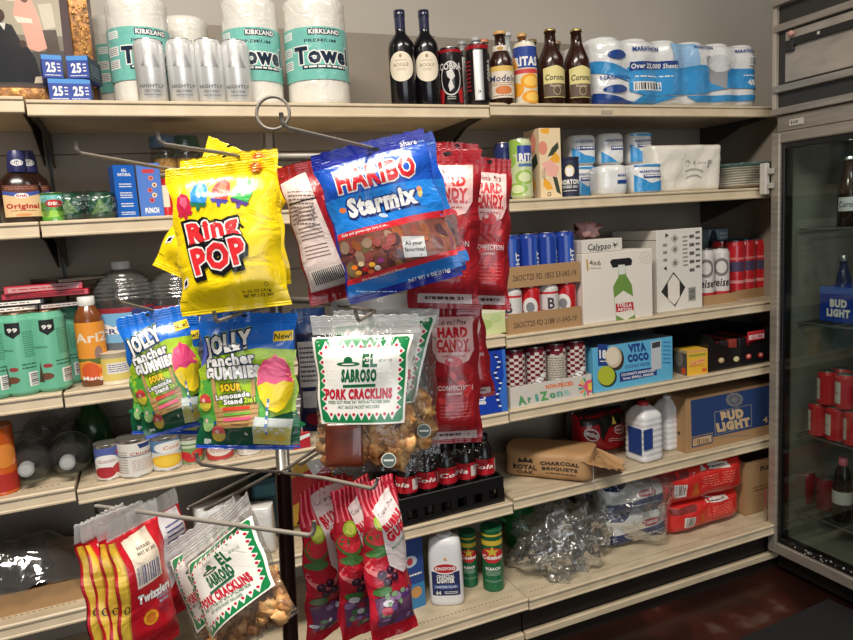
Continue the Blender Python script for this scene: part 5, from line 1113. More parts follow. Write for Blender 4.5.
# green cleanser cans
CG = m((24, 96, 60), 'gloss'); CY = m((206, 180, 60), 'gloss')
a = Art(100, 240).rect(0, 196, 100, 218, CY).ell(50, 152, 42, 34, m((190, 34, 44)), 26, ).poly([(50, 194), (56, 176), (76, 176), (60, 164), (64, 146), (50, 158), (36, 146), (40, 164), (24, 176), (44, 176)], CY).text('Comet', 50, 144, 18, WH, w=76, bold=.05).text('BLEACH', 50, 92, 12, WH, w=50, bold=.05).lines(24, 60, 76, 82, 4, m((170, 196, 176))).lines(20, 30, 80, 40, 2, m((140, 180, 150)))
for pl, pr, pt, pbm, Y, lb, top in ((483, 505.5, 523, 595, .03, 'green cleanser can with a red oval, in front', CG), (462, 479, 528, 588, .085, 'green cleanser can set back beside the white fluid bottle', CG), (478, 492, 526, 582, .12, 'dark green can hidden behind the front cleanser can', m((20, 70, 46), 'gloss'))):
    P = at_y((pl+pr)/2, 560, Y); r = (pr-pl)/2*mpp(P)*.97; h = at_y((pl+pr)/2, pt+4, Y).z-z6
    if pl == 478: P.x += .02
    can('cleanser_can', lb, P.x, Y+.012, z6, r, min(h, .225), top, a, neck=False, group='green cleanser cans', deg=165, band=((.90, .93, CY),), lid=m((30, 110, 70), 'plastic'))
P = at_y(516, 540, .27); 
t = thing('green_jug', 'green handled jug behind the clear crumpled bag', 'jug', (P.x+.02, .27, ZS[6][2]), 0)
b = MB(); b.lathe([(.05, 0), (.06, .01), (.062, .12), (.05, .17), (.025, .21)], m((24, 110, 56), 'plastic'), 28, sy=.7); b.build('jug_body', t)
b = MB(); b.tube([(-.058, 0, .10), (-.085, 0, .12), (-.088, 0, .16), (-.07, 0, .19), (-.03, 0, .20)], .011, m((24, 110, 56), 'plastic'), 10); b.build('handle', t)
b = MB(); b.lathe([(.026, .205), (.026, .235), (.02, .238)], m((24, 120, 60), 'plastic'), 20); b.build('cap', t)
z6 = ZS[6][2]
# crumpled clear bag
def crumple(name, lb, cx, cy, cz, sx, sy, sz, amt, seed, amp=.5, fr=2.2, nn=84, rid=.16):
    b = MB(); b.blob((0, 0, 0), 1, clear(amount=amt, bs=24, bd=.6, haze=.05), seed, nn, amp, fr)
    V = []; s1 = Vector((seed, 2, 5)); s2 = Vector((3, seed, 1))
    for v in b.v: # sharp folds: ridged noise
        q = (.35-abs(noise.noise(v*1.7+s1)))*rid*1.3+(.3-abs(noise.noise(v*4+s2)))*rid*.55+(.25-abs(noise.noise(v*9+s1)))*rid*.12
        v = v*(1+q); V.append(Vector((v.x*sx, v.y*sy, max(v.z*sz, -cz+.001))))
    b.v = V; o = b.build(name, loc=(cx, cy, 0)); o.location.z = 0
    for v in o.data.vertices: v.co.z += cz
    return o
P = at_z(565, 560, z6)
o = crumple('clear_bag', '', P.x-.02, .085, .075, .135, .10, .115, .42, 3, .12, 1.6, rid=.75); o.location.z = z6; tag(o, 'empty crumpled clear plastic bag in front on the bottom shelf', 'plastic bag')
# bagged packs of blue and white charcoal
P0 = at_y(606, 540, .05); P1 = at_y(674, 540, .05); w_ = P1.x-P0.x; hb = .115
WB = m((206, 206, 204), 'film'); NBL = m((34, 46, 92), 'film')
for k in range(2):
    for j in range(2):
        ww = w_*(.9-.05*k); b = MB(); a = Art(100, 60).rect(0, 0, 100, 34, NBL).poly([(0, 34), (0, 26), (60, 40), (100, 34)], WB).ell(62, 40, 17, 9, m((206, 200, 198)), 20).ell(62, 40, 15, 7, m((170, 60, 80)), 20).text('KINGSFORD', 62, 40, 5, WH, w=24, bold=.03).lines(42, 16, 84, 22, 1, m((170, 180, 200))).poly([(0, 60), (40, 60), (20, 50), (0, 52)], NBL)
        pillow(b, ww, hb, .13, WB, 4, 3, .006, 50+k+3*j, art=a, L=.012)
        for q in range(len(b.v)): v = b.v[q]; b.v[q] = Vector((v.x-ww/2, -v.z, v.y))
        tag(b.build('charcoal_pack', loc=((P0.x+P1.x)/2+.006-.012*k, .105+.125*j, z6+.003+k*(hb-.001)), rz=-.06*k), 'blue and white wrapped pack in the clear bag, %s, %s' % (('lower', 'upper')[k], ('front', 'back')[j]), 'charcoal pack', 'blue and white packs in the clear bag')
o = crumple('clear_bag', '', (P0.x+P1.x)/2, .15, .125, w_*.54, .16, .135, .3, 8, .12, 1.6); o.location.z = z6; tag(o, 'clear plastic bag filled with blue and white charcoal packs', 'plastic bag')
b = MB(); 
def tail(u, v): return (P0.x-.15+.18*u, .03+.05*v+.02*noise.noise(Vector((u*4, v*6, 0))), z6+.03+.10*u*v+.05*v+.03*noise.noise(Vector((u*7, v*7, 5))))
b.grid(tail, [k/20 for k in range(21)], [k/16 for k in range(17)], clear(amount=.45, bs=14, bd=1.0)); q = o
for k in range(len(b.v)): b.v[k] = b.v[k]-Vector(q.location)
b.build('loose_bag_end', q)
# red bags
RB = m((206, 44, 40), 'film')
for k, (pl, pr, pbm, hh_, lb) in enumerate(((673, 744, 549, .118, 'red charcoal bag on the bottom shelf, lower of the two'), (665, 746, 522, .145, 'red charcoal bag on the bottom shelf, upper of the two'))):
    P0 = at_y(pl, pbm, .02); P1 = at_y(pr, pbm, .02); w_ = P1.x-P0.x
    b = MB(); a = Art(100, 60).poly([(14, 16), (28, 14), (28, 34), (14, 36)], m((214, 206, 200))).bars(16, 18, 26, 34, m((60, 40, 40)), 8).poly([(0, 42), (30, 44), (34, 54), (0, 52)], m((120, 40, 36))).lines(46, 22, 84, 42, 5, m((236, 120, 100))).poly([(34, 12), (42, 14), (40, 38), (36, 34)], m((190, 90, 30))).poly([(44, 50), (80, 46), (78, 54), (50, 58)], m((214, 206, 196))).lines(52, 49, 74, 54, 1, m((60, 50, 60)))
    pillow(b, w_, hh_, .20, RB, 5, 3, .010, 60+k, fr=20, art=a, L=.012)
    for q in range(len(b.v)): v = b.v[q]; b.v[q] = Vector((v.x-w_/2, -v.z, v.y))
    tag(b.build('charcoal_bag', loc=((P0.x+P1.x)/2, .115, z6+(.112 if k else 0)), rz=-.05 if k else .03), lb, 'charcoal bag', 'red charcoal bags on the bottom shelf')
# open carton at the right end
P0 = at_y(744, 540, .03); P1 = at_y(773, 530, .03)
t = thing('open_carton', 'open brown cardboard carton at the right end of the bottom shelf', 'box', ((P0.x+P1.x)/2+.022, .15, z6))
w_ = P1.x-P0.x+.03; h = .215; b = MB()
b.box(-w_/2, w_/2, -.12, .10, 0, .004, KRI); b.box(-w_/2, w_/2, -.12, -.116, .004, h, KR); b.box(-w_/2, w_/2, .096, .10, .004, h, KR); b.box(-w_/2, -w_/2+.004, -.116, .096, .004, h, KR); b.box(w_/2-.004, w_/2, -.116, .096, .004, h, KR)
b.art(Art(100, 100).text('PURE', 60, 82, 9, INK, w=36, bold=.04).rect(0, 90, 100, 91, KRI).lines(20, 40, 80, 52, 2, m((110, 84, 56))), w_, h, lambda x, y, l: (-w_/2+x, -.12-l, y)); b.build('carton_body', t)
b = MB(); b.add([(-w_/2, -.116, h), (-w_/2, .096, h), (-w_/2-.09, .11, h+.03), (-w_/2-.09, -.09, h+.02)], [(0, 1, 2, 3)], KRI, False); b.build('flap', t)
b = MB(); b.add([(-w_/2, -.116, h+.001), (-w_/2-.05, -.05, h+.04), (-w_/2-.09, .07, h+.035), (-w_/2+.0, .05, h+.001)], [(0, 1, 2, 3)], m((150, 30, 50), 'film'), False); b.build('red_tape', t)
# white charcoal-jug drip label strip hanging at the fifth rail, and small price tags on the rails
P = at_y(594, 480, -.004); b = MB(); b.box(-.0015, .0015, -.001, .0, -.09, .0, m((206, 202, 196))); tag(b.build('paper_strip', loc=(P.x-.003, -.0045, ZS[5][2]+.06)), 'thin white paper strip hanging over the rail below the brown sack', 'paper strip')
P = at_y(607, 112, .032); b = MB(); b.box(-.022, .022, -.001, 0, -.006, .006, m((176, 164, 148), 'gloss')); tag(b.build('price_tag_holder', loc=(P.x, .0325, P.z)), 'small clear price tag holder on the top rail above the salt', 'price tag')
# black floor mat
MAT = m((17, 16, 16), 'rough')
c0 = [at_z(743, 640, .0), at_z(828, 601, 0), at_z(900, 640, 0)]
dx = (c0[1]-c0[0]); dx.z = 0; dx.normalize(); dy = Vector((dx.y, -dx.x, 0))
b = MB(); b.box(-.9, 0, -.6, 0, .001, .012, MAT, .004, M=Matrix(((dx.x, -dy.x, 0, c0[1].x), (dx.y, -dy.y, 0, c0[1].y), (0, 0, 1, 0), (0, 0, 0, 1)))); tag(b.build('floor_mat'), 'black rubber mat on the floor in front of the cooler', 'floor mat')

# ------------------------------------------------------------------ goods inside the cooler
def stand(px, pb, lvl, xin): # point on wire shelf lvl inside the cooler, on the sight line
    p = at_x(px, pb, GX+xin); return p.x, p.y, CSH[lvl]+.005
CBT = m((40, 22, 16), 'gloss')
ca = Art(100, 60).rect(0, 0, 100, 60, m((206, 206, 210))).text('Corona', 50, 30, 26, m((40, 50, 90)), w=84, bold=.02)
x, y, z = stand(848, 212, 3, .16); bottle('beer_bottle', 'dark beer bottle with a pale label behind the cooler glass', x, y, z, .033, .235, BEERP, CBT, (.955, 1, .52, (190, 190, 186), 'tin'), [(ca, .22, .42, 120, 0, 1, None)], rz=face(x, y), group='bottles in the cooler')
x, y, z = stand(820, 212, 3, .26); bottle('beer_bottle', 'red brown bottle deeper in the cooler on the upper wire shelf', x, y, z, .030, .20, BEERP, m((120, 30, 30), 'gloss'), (.955, 1, .52, (120, 60, 60), 'tin'), rz=0, group='bottles in the cooler')
def cbox2(px, lvl, xin, w_, h, c, art, lb):
    x, y, z = stand(px, 0, lvl, xin); p = at_x(px, 320, GX+xin); b = MB(); b.box(-.11, .11, -w_/2, w_/2, 0, h, m(c, 'gloss'), .002)
    if art: b.art(art, w_, h, lambda X, Y_, l: (-.11-l, w_/2-X, Y_))
    tag(b.build('beer_pack', loc=(p.x+.11, p.y, z)), lb, 'beer pack', 'packs in the cooler')
pk = Art(100, 80).text('BUD', 50, 44, 16, WH, w=44, bold=.07).text('LIGHT', 50, 22, 16, WH, w=60, bold=.07).rect(0, 64, 100, 80, m((60, 100, 190)))
cbox2(838, 2, .13, .145, .125, (30, 60, 160), pk, 'blue beer pack with white lettering behind the cooler glass')
cbox2(818, 3, .40, .10, .13, (90, 110, 130), None, 'grey blue pack deep on the upper wire shelf of the cooler')
cbox2(826, 2, .40, .16, .20, (150, 154, 160), Art(10, 10).poly([(1, 1), (5, 8), (9, 2)], m((180, 70, 60))), 'pale pack deep on the middle wire shelf of the cooler')
for k, (px, lb) in enumerate(((828, 'beer bottle with white neck in the blue pack, left'), (843, 'beer bottle with white neck in the blue pack, right'))):
    p = at_x(px, 300, GX+.30); bottle('beer_bottle', lb, p.x, p.y, CSH[2]+.005, .028, .225, BEERP, m((30, 44, 90), 'gloss'), (.9, 1, .5, (206, 206, 210), 'tin'), rz=0, group='bottles in the cooler')
rc = m((190, 36, 44), 'gloss'); ra3 = Art(100, 100).rect(0, 0, 100, 100, rc).rect(0, 14, 44, 86, m((206, 200, 198))).lines(6, 44, 38, 54, 1, rc)
zc1 = CSH[1]+.005
p0 = at_x(818, 432, GX+.10)
for k in range(5):
    for j in range(2):
        for q in range(2):
            yy = p0.y-k*.068; xx = GX+.10+q*.07; off = 0 if j == 0 else -.034
            if j == 1 and k == 4: continue
            can('soda_can', 'red soda can in the cooler, %s tier, %s from the hinge side, %s' % (('bottom', 'top')[j], ('first', 'second', 'third', 'fourth', 'fifth')[k], ('front', 'behind')[q]), xx, yy+off, zc1+j*.1235, .0325, .122, rc, ra3 if q == 0 else None, rz=-PI/2+.3*(k % 2), group='red soda cans in the cooler')
for k in range(3):
    x, y, z = stand(806+k*20, 480, 0, .16); can('soda_can', 'dark red can low in the cooler, %s' % ('nearest the hinge', 'in the middle', 'at the right')[k], x, y, z, .0325, .122, m((120, 30, 36), 'gloss'), None, rz=0, group='dark red cans low in the cooler')
p = at_x(843, 470, GX+.12); bottle('cola_bottle', 'dark bottle with a pink cap low in the cooler', p.x, p.y, CSH[0]+.005, .032, .235, ckp, COKE, (.88, 1, .46, (190, 90, 110), 'plastic'), [(None, .3, .5, 300, 0, 1.01, m((190, 190, 190)))], group='bottles in the cooler')
# ------------------------------------------------------------------ peg rack in front of the shelves
RODM = m((122, 115, 105), 'steel'); CHR = m((150, 146, 138), 'tin'); RUST = noisy('worn_dark_post', [(.3, (44, 26, 22)), (.6, (70, 42, 34)), (.8, (96, 70, 56))], 30, .35, .5, (1, 1, .3))
YP = CAM.y+.85
pt = at_y(268, 134, YP); pb = at_y(289, 600, YP); dirp = (pb-pt)/(pb.z-pt.z)
foot = pt+dirp*(0.0-pt.z)
def polep(z): return pt+dirp*(z-pt.z)
t = thing('candy_rack', 'steel peg rack post with a ring on top and many hooks, foreground', 'display rack', foot)
def part(name, mb): # mesh given in world coordinates, stored under the rack
    for k in range(len(mb.v)): mb.v[k] = mb.v[k]-foot
    return mb.build(name, t)
zj = at_y(284, 470, YP).z
b = MB(); b.tube([polep(pt.z), polep(zj)], .0088, CHR, 16); part('upper_post', b)
b = MB(); b.tube([polep(zj), polep(.015)], .0102, RUST, 16); part('lower_post', b)
b = MB(); b.lathe([(.16, 0), (.16, .008), (.03, .014), (.012, .02)], RUST, 32); b.build('base_disc', t)
b = MB(); c = at_d(273, 113, .85); b.tube([c+(CR*math.cos(a)+CU*math.sin(a))*.0205 for a in [2*PI*k/32 for k in range(32)]], .0021, RODM, 8, True); part('ring_finial', b)
for (x0, y0, x1, y1, r_) in ((232, 158, 330, 157, .0048), (240, 170, 160, 176, .003), (278, 300, 350, 301, .0042), (278, 474, 330, 440, .002), (230, 170, 262, 160, .0035)):
    b = MB(); b.tube([at_y(x0, y0, YP-.012), at_y(x1, y1, YP-.012)], r_, RODM, 10); part('crossbar', b)
def hook(pts, r_=.0019):
    b = MB(); P = [at_d(*p) for p in pts]; Q = []
    for i, p in enumerate(P): # rounded bends
        if 0 < i < len(P)-1:
            a = (P[i-1]-p); c = (P[i+1]-p); e = min(.006, a.length*.4, c.length*.4); a = a.normalized()*e; c = c.normalized()*e
            Q += [p+a, p+a*.3+c*.3, p+c]
        else: Q.append(p)
    b.tube(Q, r_, RODM, 8); part('hook', b)
hook([(75, 142, .60), (77, 153, .60), (170, 169, .73), (262, 176, .85)])
hook([(157, 132, .60), (160, 144, .60), (222, 153, .68), (268, 162, .85)])
hook([(281, 113, .60), (283, 127, .60), (380, 150, .71), (420, 156, .86)], .0021)
hook([(114, 290, .64), (118, 302, .64), (154, 311, .75), (272, 320, .85)])
hook([(214, 311, .64), (216, 322, .64), (243, 313, .73), (276, 304, .85)])
hook([(355, 309, .65), (358, 321, .65), (376, 311, .73), (310, 302, .85)])
hook([(314, 521, .57), (314, 536, .57), (142, 512, .60), (96, 506, .72)], .0021)
hook([(378, 478, .60), (374, 489, .60), (323, 478, .66), (284, 473, .85)])
hook([(196, 453, .66), (199, 464, .66), (240, 470, .74), (284, 472, .85)])
hook([(205, 510, .68), (271, 474, .84)]); hook([(188, 508, .70), (262, 470, .85)]); hook([(300, 465, .80), (328, 447, .90)])

# ------------------------------------------------------------------ hanging bags
def sst(x): x = max(0, min(1, x)); return x*x*(3-2*x)
def bag(name, label, cat, crop, TL, TR, BL, d, art, front, back=None, T=.03, st=.09, sb=.05, zones=None, amp=.002, seed=0, group=None, contents=None, curl=0, parts=None, artname=None, L=.0055, ridges=True, seam=True):
    cx_, cy_, cs = crop
    if not isinstance(d, tuple): d = (d, d, d)
    W3 = lambda p, dd: at_d(cx_+p[0]/cs, cy_+p[1]/cs, dd)
    A, B = W3(TL, d[0]), W3(TR, d[1]); rc_ = ray(cx_+BL[0]/cs, cy_+BL[1]/cs)
    C = CAM+rc_*((B-A).dot(A-CAM)/(B-A).dot(rc_)) if len(d) == 2 else W3(BL, d[2])
    ex = (B-A); W = ex.length; ex.normalize(); dn = C-A; dn = dn-ex*dn.dot(ex); H = dn.length; ey = -dn.normalized(); n = ex.cross(ey)
    O = A-ey*H
    M = Matrix(((ex.x, ey.x, n.x, O.x), (ex.y, ey.y, n.y, O.y), (ex.z, ey.z, n.z, O.z), (0, 0, 0, 1)))
    # rotate the local frame so the thing's own up axis is its height
    sd = Vector((seed*3.7, seed*1.9, seed*.7)); rn = random.Random(seed); ph = [rn.uniform(0, 6) for _ in range(6)]
    def f(x, y, l=0, side=1):
        u = x/W; v = y/H
        fil = sst((v-sb*.6)/.16)*sst((1-st*.8-v)/.20)
        pr = max(0, 1-abs(2*u-1)**2.4)**.75
        e = min(1, 4*min(u, 1-u, 1)+.1)
        z = side*T*.5*pr*fil
        # gathers radiating from the seals, dents, slow sway
        g1 = math.exp(-max(0, 1-st-v)/.10)*.8; g2 = math.exp(-max(0, v-sb)/.09)*.8
        z += .0011*e*(g1*math.sin(u*34+ph[0]+3*math.sin(u*9+ph[1]))+g2*math.sin(u*30+ph[2]+3*math.sin(u*8+ph[3])))*(T/.03)
        z += amp*1.6*noise.noise(Vector((x*22, y*22, side*.15))+sd)*(.35+fil)
        z += .004*math.sin(u*4+ph[4])*(v-.5)*2+curl*(v-.5)**2
        if ridges and (v > 1-st*.8 or v < sb*.8): z += .00035*math.sin(y*2*PI/.0026)
        xx = W/2+(x-W/2)*(1-.055*fil*(T/.03))+.0012*math.sin(v*23+ph[5])*(abs(2*u-1)**6)
        yy = y+.0008*math.sin(u*60+ph[1])*(1 if v > .985 else 0)
        return (xx, yy, z+l)
    us = lin_s(26, 0, W, False)
    vs = sorted(set([round(H*sb*.8*k/8, 6) for k in range(9)]+[round(H*(sb*.8+(1-st*.8-sb*.8)*k/34), 6) for k in range(35)]+[round(H*(1-st*.8+st*.8*k/12), 6) for k in range(13)]+([H*z_[0] for z_ in zones]+[H*z_[1] for z_ in zones] if zones else [])))
    mf = None
    if zones:
        def mf(x, y):
            for a0, a1, mm in zones:
                if a0 <= y/H <= a1: return mm
            return front
    b = MB(); b.grid(lambda x, y: f(x, y), us, vs, front, mf); b.grid(lambda x, y: f(x, y, -.0004, -1), us[::-1], vs, back or front, (None if back else (lambda x, y: mf(x, y)) if mf else None))
    rot = Matrix.Rotation(R(90), 4, 'X')   # local z up = bag height
    Minv = rot.inverted()
    def fin(mb):
        for k in range(len(mb.v)): mb.v[k] = rot @ mb.v[k]
        return mb
    Mo = M @ Minv
    if contents or parts or artname:
        root = thing(name, label, cat, M=Mo, group=group)
        if contents:
            for nm, fn, kd in contents:
                q = MB(); fn(q, W, H, T); o = fin(q).build(nm, root)
                if kd: o['kind'] = kd
        o = fin(b).build('bag_film', root)
        if art:
            q = MB(); q.art(art, W, H, lambda x, y, l: f(x, y, l), L, base=.0006, gap=.00013); fin(q).build(artname or 'printed_label', root)
    else:
        if art: b.art(art, W, H, lambda x, y, l: f(x, y, l), L, base=.0004, gap=.00013)
        root = fin(b).build(name, M=Mo); tag(root, label, cat, group)
    return root
F_ = lambda *c: m(c, 'film')
FW = F_(232, 230, 226); FK = F_(18, 18, 20)
HOLE = m((20, 18, 18), 'matte')
# --- ring candy, yellow
YEL = F_(238, 206, 16); c1 = (150, 120, 3.2)
def ringart(cor):
    a = Art(corners=((48, 158), (398, 118), (88, 632)))
    a.tf0 = a.tf
    for k in range(14): an = k*2*PI/14; a.poly([(338+10*math.cos(an-.25), 152+10*math.sin(an-.25)), (338+34*math.cos(an), 152+26*math.sin(an)), (338+10*math.cos(an+.25), 152+10*math.sin(an+.25))], F_(226, 70, 40))
    a.ell(338, 152, 17, 14, F_(240, 120, 40)).ell(338, 152, 9, 7, F_(244, 190, 50))
    # four jewel shaped sweets
    def jewel(cx, cy, s, c1_, c2_, base, rot):
        q, w_ = math.cos(R(rot)), math.sin(R(rot)); T2 = lambda x, y: (cx+(x*q-y*w_)*s, cy+(x*w_+y*q)*s)
        a.poly([T2(*p) for p in ((-30, 34), (30, 34), (22, 46), (8, 44), (4, 58), (-4, 58), (-8, 44), (-22, 46))], F_(*base))
        a.poly([T2(*p) for p in ((-30, 4), (-20, -24), (0, -36), (20, -24), (30, 4), (24, 34), (-24, 34))], F_(*c1_))
        a.poly([T2(*p) for p in ((-14, -2), (-6, -22), (12, -18), (16, 6), (2, 22))], F_(*c2_))
    jewel(104, 272, .95, (196, 36, 70), (226, 90, 120), (190, 40, 60), -12); jewel(160, 236, 1.05, (40, 130, 200), (110, 180, 226), (40, 120, 90), 4)
    jewel(232, 224, 1.05, (214, 60, 50), (236, 120, 90), (80, 80, 170), 6); jewel(306, 226, 1.1, (60, 170, 80), (140, 210, 130), (90, 60, 140), 16)
    for dx, lay in ((0, 0),):
        a.text('Ring', 204, 352, 60, F_(214, 40, 44), w=176, rot=12, bold=.08, out=FK, ow=.13, shadow=FK).text('Ring', 204, 352, 60, F_(222, 44, 50), w=176, rot=12, bold=.045, out=FW, ow=.055)
        a.text('POP', 224, 438, 78, F_(214, 40, 44), w=186, rot=14, bold=.08, out=FK, ow=.10, shadow=FK).text('POP', 224, 438, 78, F_(222, 44, 50), w=186, rot=14, bold=.05, out=FW, ow=.05)
    a.text('4 - 0.5 OZ (14.1g)', 338, 548, 9, FK, w=90, rot=6).text('NET WT 2 OZ (56g)', 340, 562, 10, FK, w=92, rot=6, bold=.03).ring(372, 526, 7, 6, 1.6, FK, 12)
    a.lines(86, 582, 110, 588, 1, FK).poly([(92, 520), (112, 506), (112, 534), (92, 546)], FW).poly([(96, 524), (108, 514), (108, 530), (96, 540)], FK)
    a.ell(235, 112, 8, 5, HOLE, 12)
    return a
RA = ringart(None)
bag('ring_candy_bag', 'front yellow candy bag with big red lettering and four jewel sweets, hanging upper left', 'candy bag', c1, (48, 158), (398, 118), (88, 632), .69, RA, YEL, T=.030, seed=1, group='yellow ring candy bags')
bag('ring_candy_bag', 'second yellow bag just behind the front one, its top edge rising above it', 'candy bag', c1, (88, 128), (405, 92), (130, 560), .735, RA, YEL, T=.022, seed=2, group='yellow ring candy bags')
bag('ring_candy_bag', 'third yellow bag at the back, turned, its corner poking out at the right', 'candy bag', c1, (190, 50), (482, 178), (90, 500), .785, RA, YEL, T=.02, seed=3, group='yellow ring candy bags')
# --- haribo
c3 = (270, 110, 3.2)
def hariart():
    a = Art(corners=((130, 150), (490, 55), (250, 625)))
    NB1, NB2, NB3 = F_(26, 44, 150), F_(24, 80, 180), F_(28, 120, 205)
    a.poly([(140, 200), (500, 100), (545, 265), (560, 330), (205, 410)], NB2).poly([(170, 300), (530, 215), (565, 335), (205, 412)], NB3)
    a.poly([(205, 405), (565, 318), (571, 338), (209, 424)], F_(206, 40, 50)).text('Kids and grown-ups love it so...', 300, 390, 9, FW, w=160, rot=14, bold=.02)
    a.poly([(209, 424), (571, 338), (600, 450), (240, 556)], F_(120, 70, 58))
    rn = random.Random(7)
    for k in range(60):
        s_ = rn.random(); v = rn.random(); x = 215+s_*350+v*28; y = 440-s_*84+v*100
        c = rn.choice([(140, 66, 46), (150, 84, 50), (90, 50, 52), (150, 104, 62), (112, 96, 66), (140, 70, 66), (110, 66, 58), (150, 124, 104), (76, 50, 54)])
        a.ell(x, y, rn.uniform(14, 28), rn.uniform(10, 18), F_(*c), 9, rn.uniform(0, 90))
    for k, (x, y) in enumerate(((262, 510), (285, 498), (300, 515), (322, 500), (340, 510), (352, 486), (276, 526), (318, 522))):
        a.ell(x, y, 11, 8, F_(*[(226, 120, 40), (240, 210, 160), (206, 50, 40), (244, 180, 60), (236, 226, 206), (150, 60, 130), (226, 160, 60), (236, 110, 60)][k]), 10)
    a.poly([(238, 550), (602, 446), (606, 462), (242, 566)], F_(206, 40, 50)).text('the happy world of flavors', 360, 528, 8, FW, w=150, rot=15, bold=.01)
    a.poly([(242, 566), (606, 462), (614, 500), (250, 600)], F_(24, 110, 190)).lines(270, 578, 400, 586, 1, F_(150, 190, 226)).text('NET WT 4 OZ (113g)', 505, 530, 11, FW, w=136, rot=15, bold=.02)
    a.text('HARIBO', 338, 210, 66, F_(212, 36, 44), w=266, rot=14, bold=.045, out=FW, ow=.055)
    a.text('Starmix', 358, 297, 56, FW, w=232, rot=13, bold=.055, out=F_(20, 40, 110), ow=.05, shadow=F_(20, 40, 110))
    a.ell(228, 328, 12, 9, F_(226, 120, 60), 10).ell(484, 268, 8, 16, F_(236, 200, 120), 12).ell(482, 256, 9, 9, F_(236, 140, 90), 10).ell(362, 343, 16, 7, F_(180, 200, 226), 10, 10)
    a.poly([(420, 412), (494, 408), (503, 472), (430, 478)], F_(190, 190, 190)).text('All your', 460, 430, 12, FK, w=56, rot=4, bold=.02).text('favorites!', 464, 450, 12, FK, w=66, rot=4, bold=.02)
    a.text('Share', 442, 104, 16, FW, w=56, rot=12, bold=.02).text('size', 484, 96, 9, F_(130, 170, 220), w=24, rot=12).ell(340, 128, 12, 6, HOLE, 12)
    return a
HA = hariart()
bag('gummy_bag', 'front blue gummy candy bag with big red and white lettering, hanging on the upper hook', 'candy bag', c3, (130, 150), (490, 55), (250, 625), .70, HA, F_(26, 40, 140), T=.026, seed=4, group='blue gummy candy bags', amp=.003)
bag('gummy_bag', 'second blue gummy candy bag hidden behind the first, only its right edge showing', 'candy bag', c3, (170, 160), (518, 70), (280, 600), .73, HA, F_(26, 60, 160), T=.018, seed=5, group='blue gummy candy bags')
# --- red bag showing its back with the nutrition panel
RDB = F_(146, 22, 32); PNK = F_(214, 160, 158)
a = Art(corners=((18, 190), (150, 150), (92, 640)))
a.poly([(30, 240), (100, 200), (205, 560), (92, 596)], F_(206, 190, 184)).lines(48, 262, 122, 380, 9, F_(110, 96, 94)).poly([(45, 310), (128, 286), (130, 290), (47, 314)], FK)
for k in range(14): a.poly([(60+k*2.2, 330+k*12), (120+k*3.0, 312+k*12), (120+k*3.0, 316+k*12), (60+k*2.2, 334+k*12)], F_(120, 104, 102)) if k % 5 != 4 else None
a.poly([(92, 530), (180, 502), (196, 560), (104, 588)], F_(220, 210, 204))
for k in range(16): x = 98+k*5.6; a.poly([(x, 532-k*1.8), (x+3, 531-k*1.8), (x+15, 572-k*1.8), (x+12, 573-k*1.8)], FK)
for k in range(12): a.poly([(118+k*8, 190+k*30), (140+k*8, 186+k*30), (146+k*8, 200+k*30), (124+k*8, 206+k*30)], F_(206, 90, 100)) if k % 2 else None
bag('hard_candy_bag', 'red candy bag turned back to front with a pale nutrition panel and barcode', 'candy bag', c3, (18, 190), (170, 150), (92, 640), .765, a, RDB, T=.024, seed=6, group='red hard candy bags')
# --- hard candy bags
c8 = (420, 130, 3.368)
def hard(seed):
    a = Art(100, 240); LR = F_(222, 178, 172)
    a.poly([(14, 8), (90, 8), (90, 22), (14, 22)], F_(190, 170, 166)).lines(24, 12, 78, 17, 1, F_(70, 50, 50), .9)
    a.poly([(16, 30), (88, 30), (88, 130), (70, 142), (50, 128), (32, 142), (16, 130)], F_(170, 28, 36))
    a.poly([(16, 216), (88, 216), (90, 160), (80, 142), (52, 132), (24, 142), (14, 160)], LR).text('Colonial Pine', 50, 207, 9, F_(60, 30, 36), w=54, skew=.2).text('HARD', 52, 190, 16, F_(190, 30, 40), w=54, bold=.06).text('CANDY', 52, 170, 16, F_(190, 30, 40), w=60, bold=.06).lines(24, 155, 82, 160, 1, F_(190, 50, 50), .8).lines(32, 148, 74, 151, 1, F_(170, 90, 90), .8)
    a.ell(52, 140, 16, 9, F_(206, 50, 60), 18).ell(46, 144, 5, 3, F_(240, 200, 196), 10)
    a.text('MAKING', 50, 112, 13, F_(120, 20, 28), w=58, bold=.03).text('CONFECTION', 54, 97, 8, F_(226, 200, 196), w=64, bold=.03).lines(36, 84, 66, 88, 1, F_(216, 180, 176), .8).lines(24, 46, 82, 74, 5, F_(206, 90, 90), .3)
    for k in range(6): a.ell(22+((k*37+seed*13) % 60), 60+((k*29+seed*7) % 70), 5, 8, F_(214, 60, 60), 9, 30*k)
    a.ell(52, 234, 6, 3, HOLE, 10)
    return a
bag('hard_candy_bag', 'red hard candy bag right beside the blue gummy bag, partly covered by it', 'candy bag', c8, (-34, 62), (208, 66), (-20, 600), .765, hard(1), RDB, T=.026, seed=7, group='red hard candy bags')
bag('hard_candy_bag', 'rightmost red hard candy bag, narrower, hanging over the end of the blue cans', 'candy bag', c8, (150, 92), (312, 96), (182, 604), .80, hard(2), RDB, T=.028, seed=8, group='red hard candy bags', amp=.004)
bag('hard_candy_bag', 'red hard candy bag at the back of the row, only its top edge showing', 'candy bag', c8, (50, 42), (196, 46), (60, 470), .83, hard(3), RDB, T=.016, seed=9, group='red hard candy bags')
c5 = (300, 290, 3.37)
bag('hard_candy_bag', 'lower red hard candy bag right of the pork crackling bags', 'candy bag', c5, (410, 46), (602, 40), (438, 520), .80, hard(4), RDB, T=.03, seed=10, group='red hard candy bags')
bag('hard_candy_bag', 'red bag behind the lower hard candy bag, a sliver at its upper right', 'candy bag', c5, (470, 20), (606, 0), (480, 380), .835, hard(5), RDB, T=.016, seed=19, group='red hard candy bags')
